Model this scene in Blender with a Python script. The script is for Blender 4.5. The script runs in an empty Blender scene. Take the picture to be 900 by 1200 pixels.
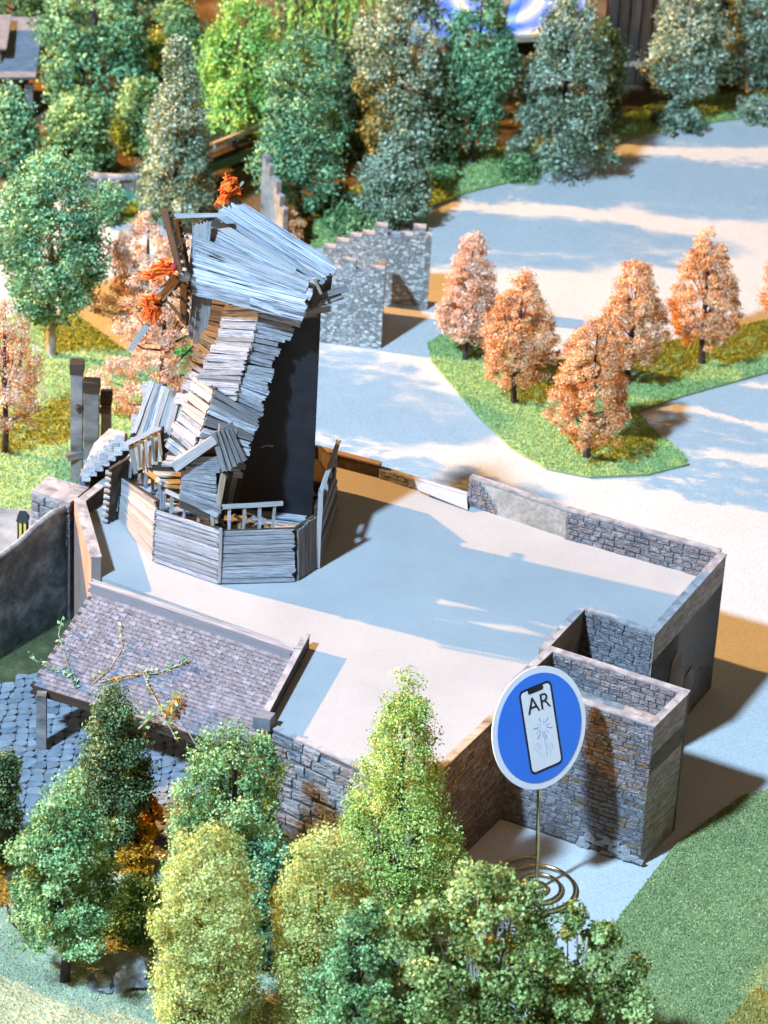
import bpy, bmesh, math, random
import numpy as np
from math import sin, cos, radians, pi
from mathutils import Matrix, Vector

random.seed(7)
scene = bpy.context.scene
COL = scene.collection
scene.unit_settings.scale_length = 0.1            # one unit is ten centimetres of the exhibition model

# ------------------------------------------------------------------ camera
F, PITCH, ROLL, CAMH = 4000.0, radians(31), radians(3.2), 18.25
FW = np.array([0, cos(PITCH), -sin(PITCH)])
_r0 = np.array([1.0, 0, 0]); _u0 = np.array([0, sin(PITCH), cos(PITCH)])
RT = cos(ROLL) * _r0 + sin(ROLL) * _u0
UP = -sin(ROLL) * _r0 + cos(ROLL) * _u0
CAM = np.array([0, -30.0, CAMH])
cd = bpy.data.cameras.new('camera'); cam = bpy.data.objects.new('camera', cd); COL.objects.link(cam)
cd.sensor_fit = 'VERTICAL'; cd.sensor_height = 36; cd.lens = F / 1200 * 36
cd.clip_start = 0.5; cd.clip_end = 400
cam.matrix_world = Matrix(((RT[0], UP[0], -FW[0], CAM[0]), (RT[1], UP[1], -FW[1], CAM[1]),
                           (RT[2], UP[2], -FW[2], CAM[2]), (0, 0, 0, 1)))
cd.dof.use_dof = True; cd.dof.focus_distance = 30.6; cd.dof.aperture_fstop = 1.4
scene.camera = cam

# ------------------------------------------------------------------ exhibition lighting: a warm and a cool spotlight
w = bpy.data.worlds.new('World'); scene.world = w; w.use_nodes = True
w.node_tree.nodes['Background'].inputs[0].default_value = (0.72, 0.54, 0.36, 1)
w.node_tree.nodes['Background'].inputs[1].default_value = 0.16

def spot(name, az, el, dist, energy, color, radius, target=(0.2, -0.5, 0.8)):
    d = Vector((cos(radians(az)) * cos(radians(el)), sin(radians(az)) * cos(radians(el)), -sin(radians(el))))
    ld = bpy.data.lights.new(name, 'SPOT'); ld.energy = energy; ld.color = color
    ld.shadow_soft_size = radius; ld.spot_size = radians(70); ld.spot_blend = 0.6
    o = bpy.data.objects.new(name, ld); COL.objects.link(o)
    o.location = Vector(target) - d * dist
    o.rotation_euler = d.to_track_quat('-Z', 'Y').to_euler()
spot('warm_spotlight', -16, 24.5, 44, 158000, (1.0, 0.50, 0.15), 0.30)
spot('cool_spotlight', 52, 49, 50, 150000, (0.44, 0.69, 1.0), 1.4)
vs = scene.view_settings
vs.view_transform = 'Standard'; vs.look = 'None'; vs.exposure = 0.66; vs.gamma = 1.0
scene.cycles.use_denoising = True
scene.cycles.max_bounces = 3; scene.cycles.diffuse_bounces = 2; scene.cycles.adaptive_threshold = 0.05

# ------------------------------------------------------------------ helpers
def at(x, y, z=0.0):                      # a point of the 900x1200 photograph on the level z
    d = FW + RT * ((x - 450) / F) - UP * ((y - 600) / F)
    return Vector(CAM + d * ((z - CAM[2]) / d[2]))
def P(x, y, Y):                           # the same on the upright plane y = Y
    d = FW + RT * ((x - 450) / F) - UP * ((y - 600) / F)
    return Vector(CAM + d * ((Y - CAM[1]) / d[1]))
def px(p):
    v = np.array(p, float) - CAM; k = v @ FW
    return 450 + F * (v @ RT) / k, 600 - F * (v @ UP) / k
def height(base, ytop):                   # height above base that reaches picture row ytop
    lo, hi = 0.0, 8.0
    for _ in range(40):
        m = (lo + hi) / 2
        if px((base[0], base[1], base[2] + m))[1] > ytop: lo = m
        else: hi = m
    return lo
def unit(p):                              # units per picture pixel at p
    return float((np.array(p) - CAM) @ FW) / F
def V(*a): return Vector(a)
def lerp(a, b, t): return a + (b - a) * t

WM = {}
def link(name, data, M=None, parent=None):
    o = bpy.data.objects.new(name, data); COL.objects.link(o)
    M = M or Matrix.Identity(4)
    if parent is not None:
        o.parent = parent; o.matrix_parent_inverse = WM[parent.name].inverted()
    o.matrix_basis = M; WM[o.name] = M.copy()
    return o
def tag(o, label=None, cat=None, group=None, kind=None):
    if label: o['label'] = label
    if cat: o['category'] = cat
    if group: o['group'] = group
    if kind: o['kind'] = kind
    return o
def thing(name, loc, label, cat, group=None):
    return tag(link(name, None, Matrix.Translation(loc)), label, cat, group)
def mesh(name, verts, faces, mat=None, parent=None, smooth=False):
    vs_ = [Vector(v) for v in verts]
    c = sum(vs_, Vector()) / len(vs_)
    me = bpy.data.meshes.new(name); me.from_pydata([v - c for v in vs_], [], faces); me.update()
    bm = bmesh.new(); bm.from_mesh(me); bmesh.ops.recalc_face_normals(bm, faces=bm.faces); bm.to_mesh(me); bm.free()
    if mat: me.materials.append(mat)
    if smooth:
        for p in me.polygons: p.use_smooth = True
    return link(name, me, Matrix.Translation(c), parent)
def slab(name, poly, z0, z1, mat, parent=None):      # upright prism over a ground outline
    n = len(poly)
    v = [V(p[0], p[1], z0) for p in poly] + [V(p[0], p[1], z1) for p in poly]
    f = [tuple(range(n - 1, -1, -1)), tuple(range(n, 2 * n))] + [(i, (i + 1) % n, n + (i + 1) % n, n + i) for i in range(n)]
    return mesh(name, v, f, mat, parent)
def sheet(name, poly, th, mat, parent=None):         # any flat or bent outline given thickness along its normal
    poly = [Vector(p) for p in poly]; n = len(poly)
    nr = Vector()
    for i in range(n): nr += poly[i].cross(poly[(i + 1) % n])
    nr.normalize()
    if nr.dot(Vector(CAM) - poly[0]) < 0: nr = -nr
    v = poly + [p - nr * th for p in poly]
    f = [tuple(range(n)), tuple(range(2 * n - 1, n - 1, -1))] + [(i, n + i, n + (i + 1) % n, (i + 1) % n) for i in range(n)]
    return mesh(name, v, f, mat, parent)
def wall(name, a, b, z0, z1, th, mat, parent=None, z1b=None, side=1):
    a = Vector((a[0], a[1], 0)); b = Vector((b[0], b[1], 0)); d = (b - a).normalized(); nn = Vector((-d.y, d.x, 0)) * th * side
    zb = z1 if z1b is None else z1b
    v = [V(*p.xy, z0) for p in (a, b, b + nn, a + nn)] + [V(a.x, a.y, z1), V(b.x, b.y, zb), V(*(b + nn).xy, zb), V(*(a + nn).xy, z1)]
    return mesh(name, v, [(3, 2, 1, 0), (4, 5, 6, 7), (0, 1, 5, 4), (1, 2, 6, 5), (2, 3, 7, 6), (3, 0, 4, 7)], mat, parent)
def tube_data(pts, radii, seg=6, cap=True):
    pts = [Vector(p) for p in pts]; v, f = [], []
    for i, p in enumerate(pts):
        t = (pts[min(i + 1, len(pts) - 1)] - pts[max(i - 1, 0)]).normalized()
        ref = Vector((0, 0, 1)) if abs(t.z) < 0.9 else Vector((1, 0, 0))
        a = t.cross(ref).normalized(); b = t.cross(a)
        for k in range(seg):
            an = 2 * pi * k / seg
            v.append(p + (a * cos(an) + b * sin(an)) * radii[i])
    for i in range(len(pts) - 1):
        for k in range(seg):
            f.append((i * seg + k, i * seg + (k + 1) % seg, (i + 1) * seg + (k + 1) % seg, (i + 1) * seg + k))
    if cap:
        f.append(tuple(range(seg - 1, -1, -1))); n = (len(pts) - 1) * seg; f.append(tuple(range(n, n + seg)))
    return v, f
def tube(name, pts, radii, mat, parent=None, seg=6):
    if not isinstance(radii, (list, tuple)): radii = [radii] * len(pts)
    v, f = tube_data(pts, radii, seg)
    return mesh(name, v, f, mat, parent, smooth=True)
def bar(name, a, b, wd, th, mat, parent=None, nrm=None):   # a board from a to b
    a, b = Vector(a), Vector(b); x = b - a
    nrm = Vector(nrm) if nrm else (Vector(CAM) - (a + b) / 2)
    y = nrm.cross(x).normalized() * wd; z = x.cross(y).normalized() * th
    return piece(name, 'plank', x, y, z, (a + b) / 2, mat, parent)

# --- shared unit pieces: a board, a rough stone, a roof tile
UNIT = {}
def make_units():
    rng = random.Random(3)
    for k in range(6):                     # board: wavy long edges, ragged ends
        n = 5; top, bot = [], []
        for i in range(n):
            x = -0.5 + i / (n - 1)
            top.append((x, 0.5 - rng.uniform(0, 0.10))); bot.append((x, -0.5 + rng.uniform(0, 0.10)))
        rend = [(0.5 + rng.uniform(-0.03, 0.012), -0.18), (0.5 + rng.uniform(-0.05, 0.01), 0.12)]
        lend = [(-0.5 + rng.uniform(-0.01, 0.02), 0.14), (-0.5 + rng.uniform(-0.012, 0.02), -0.2)]
        out = bot + rend + top[::-1] + lend; m = len(out)
        v = [(x, y, 0.5) for x, y in out] + [(x, y, -0.5) for x, y in out]
        f = [tuple(range(m)), tuple(range(2 * m - 1, m - 1, -1))] + [(i, m + i, m + (i + 1) % m, (i + 1) % m) for i in range(m)]
        UNIT.setdefault('plank', []).append((v, f))
    for k in range(8):                     # stone: proud, chamfered, uneven
        j = lambda s: rng.uniform(-s, s)
        base = [(-.5, -.5), (.5, -.5), (.5, .5), (-.5, .5)]
        b_ = [(x * (1 + j(.05)), y * (1 + j(.1)), -0.5) for x, y in base]
        m_ = [(x * .98 + j(.05), y * .96 + j(.09), 0.15 + j(.1)) for x, y in base]
        t_ = [(x * .88 + j(.05), y * .78 + j(.07), 0.4 + j(.12)) for x, y in base]
        v = b_ + m_ + t_
        f = [(8, 9, 10, 11)] + [(i, (i + 1) % 4, 4 + (i + 1) % 4, 4 + i) for i in range(4)] + [(4 + i, 4 + (i + 1) % 4, 8 + (i + 1) % 4, 8 + i) for i in range(4)]
        UNIT.setdefault('stone', []).append((v, f))
    for k in range(5):                     # tile: lower edge thick and lifted
        j = lambda s: rng.uniform(-s, s)
        v = [(-.5, .5, 0), (.5, .5, 0), (.5 + j(.02), -.5 + j(.06), .6), (-.5 + j(.02), -.5 + j(.06), .6), (0 + j(.1), -.54 + j(.05), .68),
             (-.5, .5, -.5), (.5, .5, -.5), (.5, -.5, -.3), (-.5, -.5, -.3), (0, -.54, -.3)]
        f = [(0, 3, 4, 2, 1), (3, 8, 9, 4), (4, 9, 7, 2), (0, 5, 8, 3), (1, 2, 7, 6)]
        UNIT.setdefault('tile', []).append((v, f))
make_units()
UM = {}
def unit_mesh(kind, mat, k=None):
    k = random.randrange(len(UNIT[kind])) if k is None else k
    key = (kind, mat.name, k)
    if key not in UM:
        me = bpy.data.meshes.new(kind); me.from_pydata(UNIT[kind][k][0], [], UNIT[kind][k][1]); me.update()
        me.materials.append(mat); UM[key] = me
    return UM[key]
def piece(name, kind, x, y, z, c, mat, parent):
    M = Matrix(((x.x, y.x, z.x, c.x), (x.y, y.y, z.y, c.y), (x.z, y.z, z.z, c.z), (0, 0, 0, 1)))
    return link(name, unit_mesh(kind, mat), M, parent)
def normal_of(tl, tr, bl):
    n = (tr - tl).cross(bl - tl).normalized(); mid = (tr + bl) / 2
    return n if n.dot(Vector(CAM) - mid) > 0 else -n
def boards(parent, tl, tr, br, bl, n, mat, th=0.03, rag=0.0, ragl=0.0, over=1.07, tilt=0.05, name='plank', proud=0.0, gap=0.0, lift=0.012):
    """n boards lying left to right over a facet given by its four corners"""
    nr = normal_of(tl, tr, bl)
    for k in range(n):
        if random.random() < gap: continue
        t = (k + 0.5) / n
        a, b = lerp(tl, bl, t), lerp(tr, br, t)
        L = b - a
        b2 = a + L * (1 + random.uniform(-rag, rag * 0.6)); a2 = a - L * random.uniform(-ragl * 0.4, ragl)
        wd = ((bl - tl).length + (br - tr).length) / 2 / n * over * random.uniform(0.78, 1.06)
        dn = nr * (proud + random.uniform(0, lift))
        a2 = a2 + dn + (bl - tl) / n * random.uniform(-tilt, tilt); b2 = b2 + dn + nr * random.uniform(-lift, lift) + (br - tr) / n * random.uniform(-tilt, tilt)
        x = b2 - a2; y = nr.cross(x).normalized() * wd; z = nr * th
        piece(name, 'plank', x, y, z, (a2 + b2) / 2 + z * 0.5, mat if not isinstance(mat, list) else random.choice(mat), parent)
def stones(parent, tl, tr, br, bl, rows, wavg, mat, depth=0.03, name='stone', wob=0.12, skip=None, mass=None):
    nr = normal_of(tl, tr, bl)
    n_made = 0; mv, mf = [], []
    for r in range(rows):
        t = (r + 0.5) / rows
        a, b = lerp(tl, bl, t), lerp(tr, br, t); L = (b - a).length; x = (b - a).normalized(); hgt = ((bl - tl).length + (br - tr).length) / 2 / rows
        s = -random.uniform(0, wavg * 0.5)
        while s < L:
            wd = wavg * random.uniform(0.6, 1.5)
            s0, s1 = max(s, 0), min(s + wd, L)
            if s1 - s0 > wavg * 0.22 and not (skip and skip((s0 + s1) / 2 / L, t)):
                c = a + x * (s0 + s1) / 2 + (bl - tl).normalized() * hgt * random.uniform(-wob, wob) * 0.5
                y = nr.cross(x).normalized()
                ang = random.uniform(-0.05, 0.05); xx = x * cos(ang) + y * sin(ang); yy = y * cos(ang) - x * sin(ang)
                dp = depth * 0.7 * random.uniform(0.6, 1.4)
                X, Y, Z, c2 = xx * (s1 - s0) * 0.97, yy * hgt * random.uniform(0.82, 1.0), nr * dp, c + nr * dp * 0.4
                if mass and mass((s0 + s1) / 2 / L, t):      # past three hundred on one wall: joined
                    uv, uf = random.choice(UNIT['stone']); o_ = len(mv)
                    mv += [c2 + X * p[0] + Y * p[1] + Z * p[2] for p in uv]; mf += [tuple(q + o_ for q in p) for p in uf]
                else:
                    piece(name, 'stone', X, Y, Z, c2, mat if not isinstance(mat, list) else random.choice(mat), parent)
                    n_made += 1
            s += wd
    if mv: tag(mesh('hidden_stones', mv, mf, M['stone_mass'] if mat is not M['stone_tan'] else M['stone_tan_mass'], parent), kind='stuff')
    return n_made

# ------------------------------------------------------------------ materials
def ramp_node(nt, fac, stops):
    r = nt.nodes.new('ShaderNodeValToRGB'); cr = r.color_ramp
    cr.elements[0].position, cr.elements[0].color = stops[0][0], (*stops[0][1], 1)
    cr.elements[1].position, cr.elements[1].color = stops[-1][0], (*stops[-1][1], 1)
    for p, c in stops[1:-1]:
        e = cr.elements.new(p); e.color = (*c, 1)
    nt.links.new(fac, r.inputs[0]); return r.outputs[0]
def material(name, stops, scale=4.0, stretch=(1, 1, 1), rough=0.8, bump=0.3, bump_scale=None, detail=6, per_object=0.0, metal=0.0, distort=0.0,
             space='Object', fine=0.0, bump_dist=0.02, spec=0.3):
    m = bpy.data.materials.new(name); m.use_nodes = True; nt = m.node_tree; N = nt.nodes; b = N['Principled BSDF']
    tc = N.new('ShaderNodeTexCoord'); mp = N.new('ShaderNodeMapping'); mp.inputs['Scale'].default_value = stretch
    nt.links.new(tc.outputs[space], mp.inputs[0])
    no = N.new('ShaderNodeTexNoise'); no.noise_dimensions = '4D'; no.inputs['Scale'].default_value = scale; no.inputs['Detail'].default_value = detail
    no.inputs['Roughness'].default_value = 0.65; no.inputs['Distortion'].default_value = distort
    nt.links.new(mp.outputs[0], no.inputs['Vector'])
    oi = N.new('ShaderNodeObjectInfo')
    if per_object:
        mu = N.new('ShaderNodeMath'); mu.operation = 'MULTIPLY'; mu.inputs[1].default_value = 57.0
        nt.links.new(oi.outputs['Random'], mu.inputs[0]); nt.links.new(mu.outputs[0], no.inputs['W'])
    col = ramp_node(nt, no.outputs[0], stops)
    if per_object:
        hs = N.new('ShaderNodeHueSaturation'); mr = N.new('ShaderNodeMapRange')
        mr.inputs['To Min'].default_value = 1 - per_object; mr.inputs['To Max'].default_value = 1 + per_object
        nt.links.new(oi.outputs['Random'], mr.inputs[0]); nt.links.new(mr.outputs[0], hs.inputs['Value']); nt.links.new(col, hs.inputs['Color'])
        m2 = N.new('ShaderNodeMath'); m2.operation = 'FRACT'; m3 = N.new('ShaderNodeMath'); m3.operation = 'MULTIPLY'; m3.inputs[1].default_value = 13.7
        nt.links.new(oi.outputs['Random'], m3.inputs[0]); nt.links.new(m3.outputs[0], m2.inputs[0])
        m4 = N.new('ShaderNodeMapRange'); m4.inputs['To Min'].default_value = 0.6; m4.inputs['To Max'].default_value = 1.35
        nt.links.new(m2.outputs[0], m4.inputs[0]); nt.links.new(m4.outputs[0], hs.inputs['Saturation'])
        col = hs.outputs[0]
    if fine:
        n2 = N.new('ShaderNodeTexNoise'); n2.inputs['Scale'].default_value = fine; n2.inputs['Detail'].default_value = 3
        nt.links.new(tc.outputs[space], n2.inputs['Vector'])
        mx = N.new('ShaderNodeMix'); mx.data_type = 'RGBA'; mx.blend_type = 'OVERLAY'; mx.inputs[0].default_value = 0.45
        nt.links.new(col, mx.inputs[6]); nt.links.new(n2.outputs[0], mx.inputs[7]); col = mx.outputs[2]
    nt.links.new(col, b.inputs['Base Color'])
    b.inputs['Roughness'].default_value = rough; b.inputs['Metallic'].default_value = metal; b.inputs['Specular IOR Level'].default_value = spec
    if bump:
        bn = N.new('ShaderNodeTexNoise'); bn.noise_dimensions = '4D'; bn.inputs['Scale'].default_value = bump_scale or scale * 1.7; bn.inputs['Detail'].default_value = 5
        nt.links.new(mp.outputs[0], bn.inputs['Vector'])
        if per_object: nt.links.new(mu.outputs[0], bn.inputs['W'])
        bp = N.new('ShaderNodeBump'); bp.inputs['Strength'].default_value = bump; bp.inputs['Distance'].default_value = bump_dist
        nt.links.new(bn.outputs[0], bp.inputs['Height']); nt.links.new(bp.outputs[0], b.inputs['Normal'])
    return m
def g(v, r=1.0, b=1.0): return (v * r, v, v * b)
GW = (0.8, 4, 2)
M = {}
M['card'] = material('printed_card', [(0.3, (0.353, 0.357, 0.353)), (0.7, (0.426, 0.430, 0.419))], 1.2, rough=0.75, bump=0.12, bump_scale=60, fine=90)
M['path'] = material('model_path', [(0.3, (0.485, 0.500, 0.488)), (0.7, (0.550, 0.563, 0.548))], 0.9, rough=0.8, bump=0.12, bump_scale=50, fine=70)
M['wood'] = material('weathered_wood', [(0.345, g(.012)), (0.41, g(.18, .96, 1.07)), (0.50, g(.47, .96, 1.08)), (0.68, g(.74, .98, 1.05))], 2.6, GW, 0.88, 0.9, per_object=0.3, distort=1.1)
M['wood_pale'] = material('pale_wood', [(0.27, (0.105, 0.089, 0.075)), (0.42, (0.341, 0.331, 0.316)), (0.7, (0.484, 0.482, 0.474))], 2.2, GW, 0.85, 0.6, per_object=0.18, distort=0.5)
M['wood_tan'] = material('tan_wood', [(0.27, (0.085, 0.055, 0.030)), (0.45, (0.408, 0.332, 0.246)), (0.7, (0.595, 0.518, 0.425))], 2.2, GW, 0.85, 0.6, per_object=0.2, distort=0.5)
M['wood_grey'] = material('grey_wood', [(0.3, g(.05)), (0.5, g(.20, 1.03, .98)), (0.72, g(.34, 1.03, .98))], 2.2, GW, 0.85, 0.6, per_object=0.2, distort=0.5)
M['wood_dark'] = material('dark_wood', [(0.3, (.018, .013, .009)), (0.55, (.07, .05, .035)), (0.75, (.14, .10, .07))], 3, GW, 0.8, 0.6, per_object=0.25, distort=0.4)
M['black'] = material('black_foamboard', [(0.35, (0.010, 0.010, 0.013)), (0.7, (0.021, 0.022, 0.027))], 6, rough=0.62, bump=0.5, bump_scale=95, fine=120, spec=0.4)
M['stone'] = material('grey_stone', [(0.3, (0.080, 0.076, 0.084)), (0.48, (0.208, 0.196, 0.208)), (0.7, (0.400, 0.388, 0.392))], 2.3, rough=0.85, bump=0.8, per_object=0.2, bump_dist=0.05)
M['stone_tan'] = material('brown_stone', [(0.3, (.07, .05, .035)), (0.48, (.21, .155, .11)), (0.7, (.36, .28, .21))], 2.3, rough=0.85, bump=0.8, per_object=0.3, bump_dist=0.05)
M['stone_blue'] = material('pale_stone', [(0.3, (0.095, 0.112, 0.129)), (0.48, (0.201, 0.229, 0.257)), (0.7, (0.329, 0.362, 0.392))], 2.3, rough=0.8, bump=0.6, per_object=0.12, bump_dist=0.05)
M['mortar'] = material('dark_mortar', [(0.3, (0.053, 0.049, 0.051)), (0.7, (0.167, 0.152, 0.152))], 9, rough=0.9, bump=0.6)
M['coping'] = material('pale_coping', [(0.3, (0.128, 0.120, 0.128)), (0.48, (0.304, 0.296, 0.304)), (0.72, (0.528, 0.512, 0.512))], 7, rough=0.8, bump=0.4, distort=0.4)
M['brushed'] = material('scratched_grey_card', [(0.3, (0.136, 0.115, 0.099)), (0.5, (0.304, 0.269, 0.240)), (0.72, (0.528, 0.480, 0.440))], 5, (1.4, 1.4, 6), 0.8, 0.5, bump_scale=14, distort=0.5, fine=30)
M['plaster'] = material('stained_plaster', [(0.3, (0.072, 0.064, 0.052)), (0.42, (0.240, 0.228, 0.196)), (0.6, (0.368, 0.356, 0.320)), (0.75, (0.480, 0.472, 0.448))], 3.2, rough=0.85, bump=0.35, distort=0.6, fine=25)
M['render_dark'] = material('dark_teal_render', [(0.3, (0.030, 0.044, 0.050)), (0.52, (0.122, 0.168, 0.192)), (0.74, (0.389, 0.513, 0.567))], 3.5, rough=0.7, bump=0.9, bump_scale=11, bump_dist=0.05, fine=18)
M['brickred'] = material('faded_brick', [(0.32, (0.240, 0.216, 0.200)), (0.5, (0.384, 0.304, 0.272)), (0.66, (0.400, 0.216, 0.144)), (0.8, (0.480, 0.440, 0.400))], 3.0, (1, 1, .6), 0.8, 0.4)
M['tile'] = material('slate_tile', [(0.28, (0.076, 0.069, 0.084)), (0.5, (0.184, 0.174, 0.200)), (0.72, (0.324, 0.318, 0.341))], 1.6, rough=0.8, bump=0.5, per_object=0.2)
M['blue'] = material('blue_enamel', [(0.3, (.03, .20, .78)), (0.7, (.035, .22, .82))], 1.5, rough=0.35, bump=0.0, spec=0.5)
M['white'] = material('white_print', [(0.3, (.89, .89, .89)), (0.7, (.92, .92, .92))], 3, rough=0.4, bump=0.0, spec=0.5)
M['ink'] = material('black_print', [(0.3, (.012, .012, .014)), (0.7, (.02, .02, .022))], 3, rough=0.4, bump=0.0)
M['ink_blue'] = material('light_blue_print', [(0.3, (.36, .44, .70)), (0.7, (.44, .52, .76))], 3, rough=0.5, bump=0.0)
M['ink_pale'] = material('faint_blue_print', [(0.3, (.56, .62, .76)), (0.7, (.62, .68, .80))], 3, rough=0.5, bump=0.0)
M['brass'] = material('brass_wire', [(0.3, (.55, .42, .18)), (0.7, (.66, .52, .24))], 5, rough=0.22, bump=0.0, metal=1.0)
M['trunk'] = material('dark_trunk', [(0.3, (.02, .014, .018)), (0.7, (.075, .055, .065))], 8, (1, 1, .3), 0.85, 0.8)
M['trunk_pale'] = material('pale_trunk', [(0.3, (.20, .18, .15)), (0.7, (.46, .43, .38))], 8, (1, 1, .3), 0.85, 0.6)
M['rag'] = material('orange_rag', [(0.3, (.75, .07, .012)), (0.55, (.88, .17, .02)), (0.75, (.95, .30, .05))], 9, rough=0.6, bump=0.6)
M['redbit'] = material('red_paint', [(0.3, (.45, .03, .03)), (0.7, (.55, .05, .05))], 9, rough=0.6, bump=0.0)
M['turf'] = material('flocked_turf', [(0.3, (0.206, 0.304, 0.128)), (0.7, (0.410, 0.529, 0.214))], 6, rough=0.95, bump=0.9, bump_scale=45, fine=60)
M['turf_dark'] = material('dark_flocked_turf', [(0.3, (0.179, 0.239, 0.104)), (0.7, (0.311, 0.377, 0.164))], 5, rough=0.95, bump=0.9, bump_scale=45, fine=60)
M['turf_warm_lit'] = material('turf_painted_warm', [(0.3, (.36, .30, .07)), (0.7, (.50, .43, .13))], 5, rough=0.95, bump=0.9, bump_scale=45, fine=60)  # turf yellowed in its colour to stand in for warm light
M['turf_grey'] = material('grey_green_turf', [(0.3, (0.243, 0.284, 0.179)), (0.7, (0.441, 0.479, 0.312))], 2.2, rough=0.95, bump=0.9, bump_scale=40, fine=50)
M['earth'] = material('brown_earth', [(0.3, (0.048, 0.034, 0.019)), (0.55, (0.154, 0.106, 0.058)), (0.75, (0.288, 0.211, 0.115))], 1.6, rough=0.95, bump=0.8, bump_scale=20, fine=30)
M['rock'] = material('grey_rock', [(0.3, (.14, .15, .15)), (0.7, (.38, .40, .40))], 5, rough=0.9, bump=0.8)
M['yellowglow'] = material('yellow_glass', [(0.3, (.75, .62, .10)), (0.7, (.85, .74, .2))], 5, rough=0.3, bump=0.0)
M['slate'] = material('blue_slate', [(0.3, (0.120, 0.132, 0.156)), (0.7, (0.240, 0.252, 0.276))], 7, (1, 4, 1), 0.75, 0.4)
M['bluewall'] = material('blue_painted_wall', [(0.3, (.10, .20, .42)), (0.7, (.2, .34, .6))], 4, rough=0.7, bump=0.2)
M['greenpaint'] = material('green_painted_board', [(0.3, (.08, .24, .15)), (0.7, (.15, .36, .24))], 6, rough=0.7, bump=0.2)

def stone_print(name, scale, dark, mid, light, squash=1.6):      # far masonry: rubble too small to pick apart
    m = bpy.data.materials.new(name); m.use_nodes = True; nt = m.node_tree; N = nt.nodes; b = N['Principled BSDF']
    tc = N.new('ShaderNodeTexCoord'); mp = N.new('ShaderNodeMapping'); mp.inputs['Scale'].default_value = (1, 1, squash)
    nt.links.new(tc.outputs['Object'], mp.inputs[0])
    v1 = N.new('ShaderNodeTexVoronoi'); v1.inputs['Scale'].default_value = scale
    v2 = N.new('ShaderNodeTexVoronoi'); v2.feature = 'DISTANCE_TO_EDGE'; v2.inputs['Scale'].default_value = scale
    for q in (v1, v2): nt.links.new(mp.outputs[0], q.inputs['Vector'])
    c = ramp_node(nt, v1.outputs['Color'], [(0.15, dark), (0.5, mid), (0.85, light)])
    e = ramp_node(nt, v2.outputs['Distance'], [(0.01, (.45, .45, .45)), (0.09, (1, 1, 1))])
    mx = N.new('ShaderNodeMix'); mx.data_type = 'RGBA'; mx.blend_type = 'MULTIPLY'; mx.inputs[0].default_value = 1
    nt.links.new(c, mx.inputs[6]); nt.links.new(e, mx.inputs[7]); nt.links.new(mx.outputs[2], b.inputs['Base Color'])
    bp = N.new('ShaderNodeBump'); bp.inputs['Strength'].default_value = 0.7; bp.inputs['Distance'].default_value = 0.03
    nt.links.new(e, bp.inputs['Height']); nt.links.new(bp.outputs[0], b.inputs['Normal']); b.inputs['Roughness'].default_value = 0.85
    return m
M['tile2'] = material('slate_tile_course', [(0.28, (0.076, 0.069, 0.084)), (0.5, (0.184, 0.174, 0.200)), (0.72, (0.324, 0.318, 0.341))], 14, rough=0.8, bump=0.5)
M['moss'] = material('moss_with_painted_shade', [(0.3, (.02, .025, .012)), (0.55, (.07, .085, .035)), (0.75, (.16, .17, .08))], 2.5, rough=0.95, bump=0.9, bump_scale=30, fine=40)  # moss green, darkened so the colour carries shade as well
M['stone_mass'] = material('grey_stone_mass', [(0.3, (0.080, 0.076, 0.084)), (0.48, (0.208, 0.196, 0.208)), (0.7, (0.400, 0.388, 0.392))], 16, rough=0.85, bump=0.8, bump_dist=0.05)
M['stone_tan_mass'] = material('brown_stone_mass', [(0.3, (.07, .05, .035)), (0.48, (.21, .155, .11)), (0.7, (.36, .28, .21))], 16, rough=0.85, bump=0.8, bump_dist=0.05)
M['rubble'] = stone_print('rubble_masonry', 17, (0.250, 0.250, 0.230), (0.413, 0.419, 0.394), (0.625, 0.637, 0.594))
def foliage(name, dark, mid, light, rough=0.9):
    m = bpy.data.materials.new(name); m.use_nodes = True; nt = m.node_tree; N = nt.nodes; b = N['Principled BSDF']
    a = N.new('ShaderNodeAttribute'); a.attribute_name = 'tint'
    c = ramp_node(nt, a.outputs['Fac'], [(0.08, dark), (0.5, mid), (0.92, light)])
    nt.links.new(c, b.inputs['Base Color']); b.inputs['Roughness'].default_value = rough; b.inputs['Specular IOR Level'].default_value = 0.1
    tr = N.new('ShaderNodeBsdfTranslucent'); nt.links.new(c, tr.inputs[0])
    mx = N.new('ShaderNodeMixShader'); mx.inputs[0].default_value = 0.14
    nt.links.new(b.outputs[0], mx.inputs[1]); nt.links.new(tr.outputs[0], mx.inputs[2])
    nt.links.new(mx.outputs[0], N['Material Output'].inputs[0])
    return m
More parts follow.
